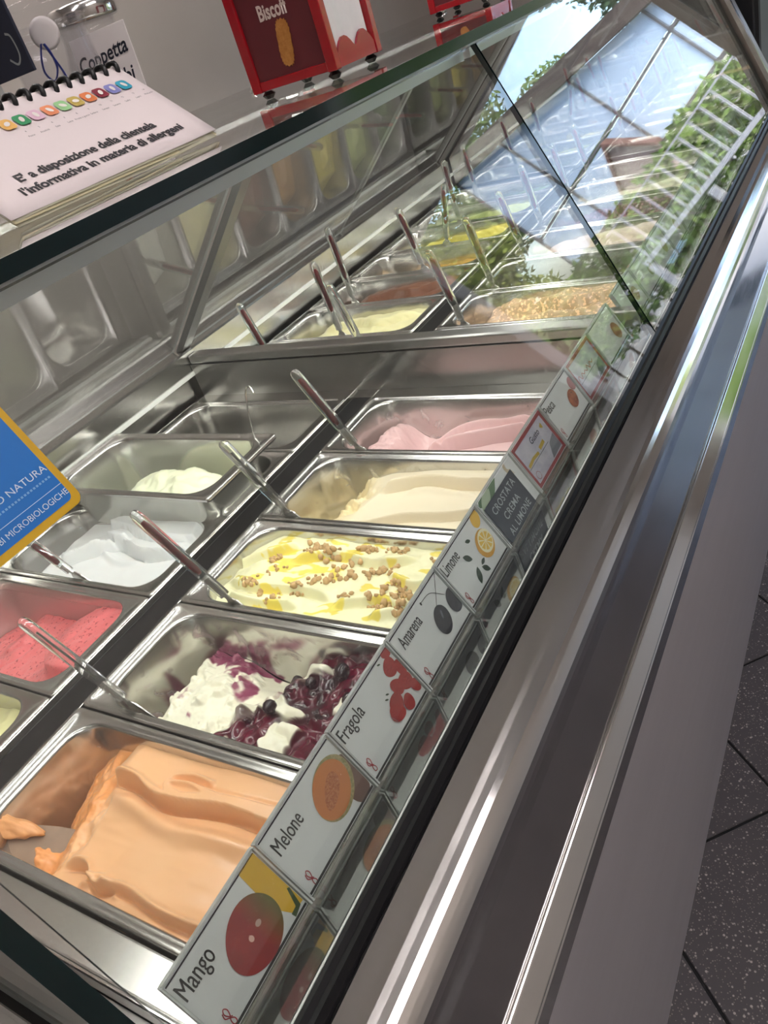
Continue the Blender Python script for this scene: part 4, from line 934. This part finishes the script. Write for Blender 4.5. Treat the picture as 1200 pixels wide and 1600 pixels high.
for s_, x_, z_, w_ in (('Coppetta', -.047, .089, .090), ('Bimbi', -.018, .062, .058), ('00', .026, .036, .018)):
    me = textm(s_, .024, .0004, shear=.15); xs = [v.co.x for v in me.vertices]; a, b = min(xs), max(xs)
    for v in me.vertices: v.co = (x_+(v.co.x-a)*w_/(b-a), -.0010, z_+v.co.y*.95+.08*(v.co.x-a)*w_/(b-a))
    link('handwriting', me, [mat('marker_ink', srgb(26, 30, 48), .5)], pp)
link('small_print', joinm(*[boxm((.0435, .0445, -.0009, -.0006, .012+.0022*i, .0132+.0022*i)) for i in range(20)]), [INK], pp)
e = empty('chalkboard_tag', (-.095, .365, ZT)); tag(e, 'small navy chalkboard tag on a clear stand beside the plastic tub', 'sign')
bo = link('board', bev(boxm((-.060, .044, -.002, .002, .102, .20)), .0006, 1), [mat('navy_board', (.012, .016, .034), .7)], e)
link('stand', boxm((-.030, -.024, -.003, .003, .0035, .1015)), [ACRE], e); link('foot', bev(boxm((-.052, -.002, -.015, .015, 0, .0033)), .001, 1), [ACRE], e)
for q in (curve2([(.016, .118), (.026, .112), (.034, .120), (.033, .136), (.026, .140)], 6), curve2([(.022, .160), (.030, .163), (.036, .168)], 6)):
    me = ribbon(q, .0022); link('chalk_stroke', pyd([(v.co.x, -.0024, v.co.y) for v in me.vertices], [tuple(f.vertices) for f in me.polygons]), [CHK], bo)
# tall dark cabinet standing past the far end of the case
e = empty('black_cabinet', (-.09, 2.40, FZ)); tag(e, 'tall black cabinet past the far end of the display case', 'cabinet')
link('body', bev(boxm((-.50, .50, -.33, .33, .08, 1.27)), .01, 2), [mat('cabinet_black', (.012, .012, .013), .45)], e)
link('plinth', boxm((-.48, .48, -.30, .31, 0, .0795)), [BLACKG], e)
for s in (0, 1): link('door', bev(boxm((-.49+s*.495, .0-.005+s*.495, -.352, -.331, .10, 1.25)), .003, 1), [mat('cabinet_door', (.018, .018, .02), .25)], e)
# ============================================================ OUTSIDE, seen mirrored in the glass
struct(link('terrace_ground', boxm((-4, 14, Y1+.16, 22, FZ-.12, FZ-.02)), mat('paving', (.30, .29, .27), .8)), 'pale paved terrace outside the shop opening')
e = empty('panel_screen', (2.9, 7.2, FZ-.02)); tag(e, 'pale blue panelled terrace wall with dark frame bars outside', 'screen')
PB = mat('pale_blue_panel', (.60, .74, .90), .5)
xs = [-1.7, -1.27, -.55, .22, .80]
def topz(x): return 1.20+.87+.366*(x+2.9-1.8)*.98
for i in range(4):
    a, b = xs[i]+.012, xs[i+1]-.012
    link('panel', boxm((a, b, -.02, .02, 1.24, 1.655)), [PB], e)
    link('panel', extr([(a, 1.70), (b, 1.70), (b, topz(b)-.06), (a, topz(a)-.06)], -.02, .02), [PB], e)
for x in xs: link('frame_bar', boxm((x-.011, x+.011, -.04, .04, 0, topz(x)-.05)), [mat('frame_brown', (.16, .15, .15), .5)], e)
link('beam_post', boxm((2.0, 2.1, -.06, .06, 0, topz(2.0)-.055)), [mat('frame_brown', (.16, .15, .15), .5)], e)
link('frame_bar', boxm((xs[0], xs[-1], -.03, .03, 1.668, 1.688)), [MATS['frame_brown']], e); link('frame_bar', boxm((xs[0], xs[-1], -.03, .03, 1.20, 1.235)), [MATS['frame_brown']], e)
link('roof_beam', extr([(xs[0]-.3, topz(xs[0]-.3)-.05), (xs[-1]+1.5, topz(xs[-1]+1.5)-.05), (xs[-1]+1.5, topz(xs[-1]+1.5)+.12), (xs[0]-.3, topz(xs[0]-.3)+.12)], -.15, .15), [mat('dark_timber', (.07, .05, .04), .6)], e)
e = empty('terrace_railing', (2.6, 6.2, FZ-.02)); tag(e, 'white slatted railing on the terrace outside', 'railing')
WHT = mat('white_paint', (.42, .44, .48), .5)
link('top_rail', boxm((-1.3, .25, -.015, .015, 1.125, 1.14)), [WHT], e); link('bottom_rail', boxm((-1.3, .25, -.02, .02, .72, .76)), [WHT], e)
sb = boxm((-.008, .008, -.010, .010, .763, 1.1245)); sb.materials.append(WHT)
for i in range(13):
    o = link('slat', sb, None, e); o.location = (-1.26+i*.12, 0, 0)
for x in (-1.28, -.5, .23): link('post', boxm((x-.03, x+.03, -.025, .025, 0, .699)), [WHT], e)
LG = [vary('leaves_mid', (.08, .17, .03), (.20, .30, .06), 3, .6), vary('leaves_yellow', (.22, .30, .05), (.34, .38, .08), 3, .6), vary('leaves_dark', (.03, .08, .03), (.08, .14, .05), 3, .6)]
def foliage(cs, nleaf, size, seed):
    r = np.random.default_rng(seed); cs = np.array(cs, float); k = r.integers(0, len(cs), nleaf)
    d = r.normal(size=(nleaf, 3)); d /= np.linalg.norm(d, axis=1)[:, None]; d *= r.random((nleaf, 1))**.4
    c = cs[k, :3]+d*cs[k, 3:4]*np.array([1, 1, .85]); a = r.normal(size=(nleaf, 3)); a /= np.linalg.norm(a, axis=1)[:, None]; b = np.cross(a, r.normal(size=(nleaf, 3))); b /= np.linalg.norm(b, axis=1)[:, None]
    s = size*(.6+.8*r.random((nleaf, 1))); v = np.stack([c-a*s, c+b*s*.45, c+a*s, c-b*s*.45], 1).reshape(-1, 3)
    f = np.arange(nleaf*4).reshape(-1, 4); return pyd(v, f)
def tree(x, y, h, cs, m_, label, nleaf=2600, size=.10, seed=1):
    e = empty('tree', (x, y, FZ-.02)); tag(e, label, 'tree', 'trees beyond the terrace')
    link('trunk', tube([(0, 0, 0), (.05, .02, h*.4), (0, 0, h*.8)], [.13, .10, .05], 8), [mat('bark', (.10, .07, .05), .9)], e)
    link('foliage', foliage(cs, nleaf, size, seed), [m_], e)
tree(5.0, 12.2, 4.4, [(0, 0, 2.8, .9), (.7, 0, 3.2, .8), (-.6, .2, 3.0, .7), (.4, 0, 4.0, .7), (-.3, 0, 2.3, .6)], LG[0], 'mid green tree over the panelled terrace wall', 9000, .055, 1)
tree(6.2, 9.6, 3.4, [(0, 0, 1.9, .8), (.3, 0, 2.9, .7), (-.5, .1, 2.4, .6), (-.3, 0, 1.3, .7), (.5, 0, 1.2, .6)], LG[1], 'yellow green tree beside the open end of the panelled wall', 9000, .055, 2)
tree(2.2, 11.5, 4.4, [(0, 0, 3.3, .8), (.5, 0, 3.9, .6), (-.5, .1, 3.6, .7), (0, 0, 2.6, .8)], LG[2], 'dark tree at the low end of the terrace roof', 8000, .055, 3)
tree(8.5, 14.0, 5.0, [(0, 0, 3.4, 1.5), (1, 0, 4.2, 1.2), (-1, .2, 3.4, 1.2)], LG[0], 'broad green tree farthest beyond the terrace', 9000, .08, 4)
e = empty('hedge', (2.7, 6.65, FZ-.02)); tag(e, 'leafy hedge behind the white slatted railing', 'hedge')
link('foliage', foliage([(-1.3+.28*i, 0, .55+.25*(j), .24) for i in range(12) for j in range(3)], 6000, .05, 9), [LG[0]], e)
link('stems', joinm(*[tube([(-1.3+.3*i, 0, 0), (-1.3+.3*i, .02, .8)], .015, 6) for i in range(11)]), [MATS['bark']], e)
e = empty('garden_shed', (2.55, 7.03, FZ-.02)); tag(e, 'small brown gabled garden hut in front of the panelled terrace wall', 'hut')
link('wall', extr([(-.2, 0), (.2, 0), (.2, 1.30), (0, 1.60), (-.2, 1.30)], -.05, .08), [mat('hut_wall', (.34, .26, .24), .8)], e)
for s in (-1, 1): link('roof_slope', extr([(0, 1.61), (s*.25, 1.235), (s*.25, 1.275), (0, 1.655)], -.09, .10), [mat('hut_roof', (.20, .11, .09), .8)], e)
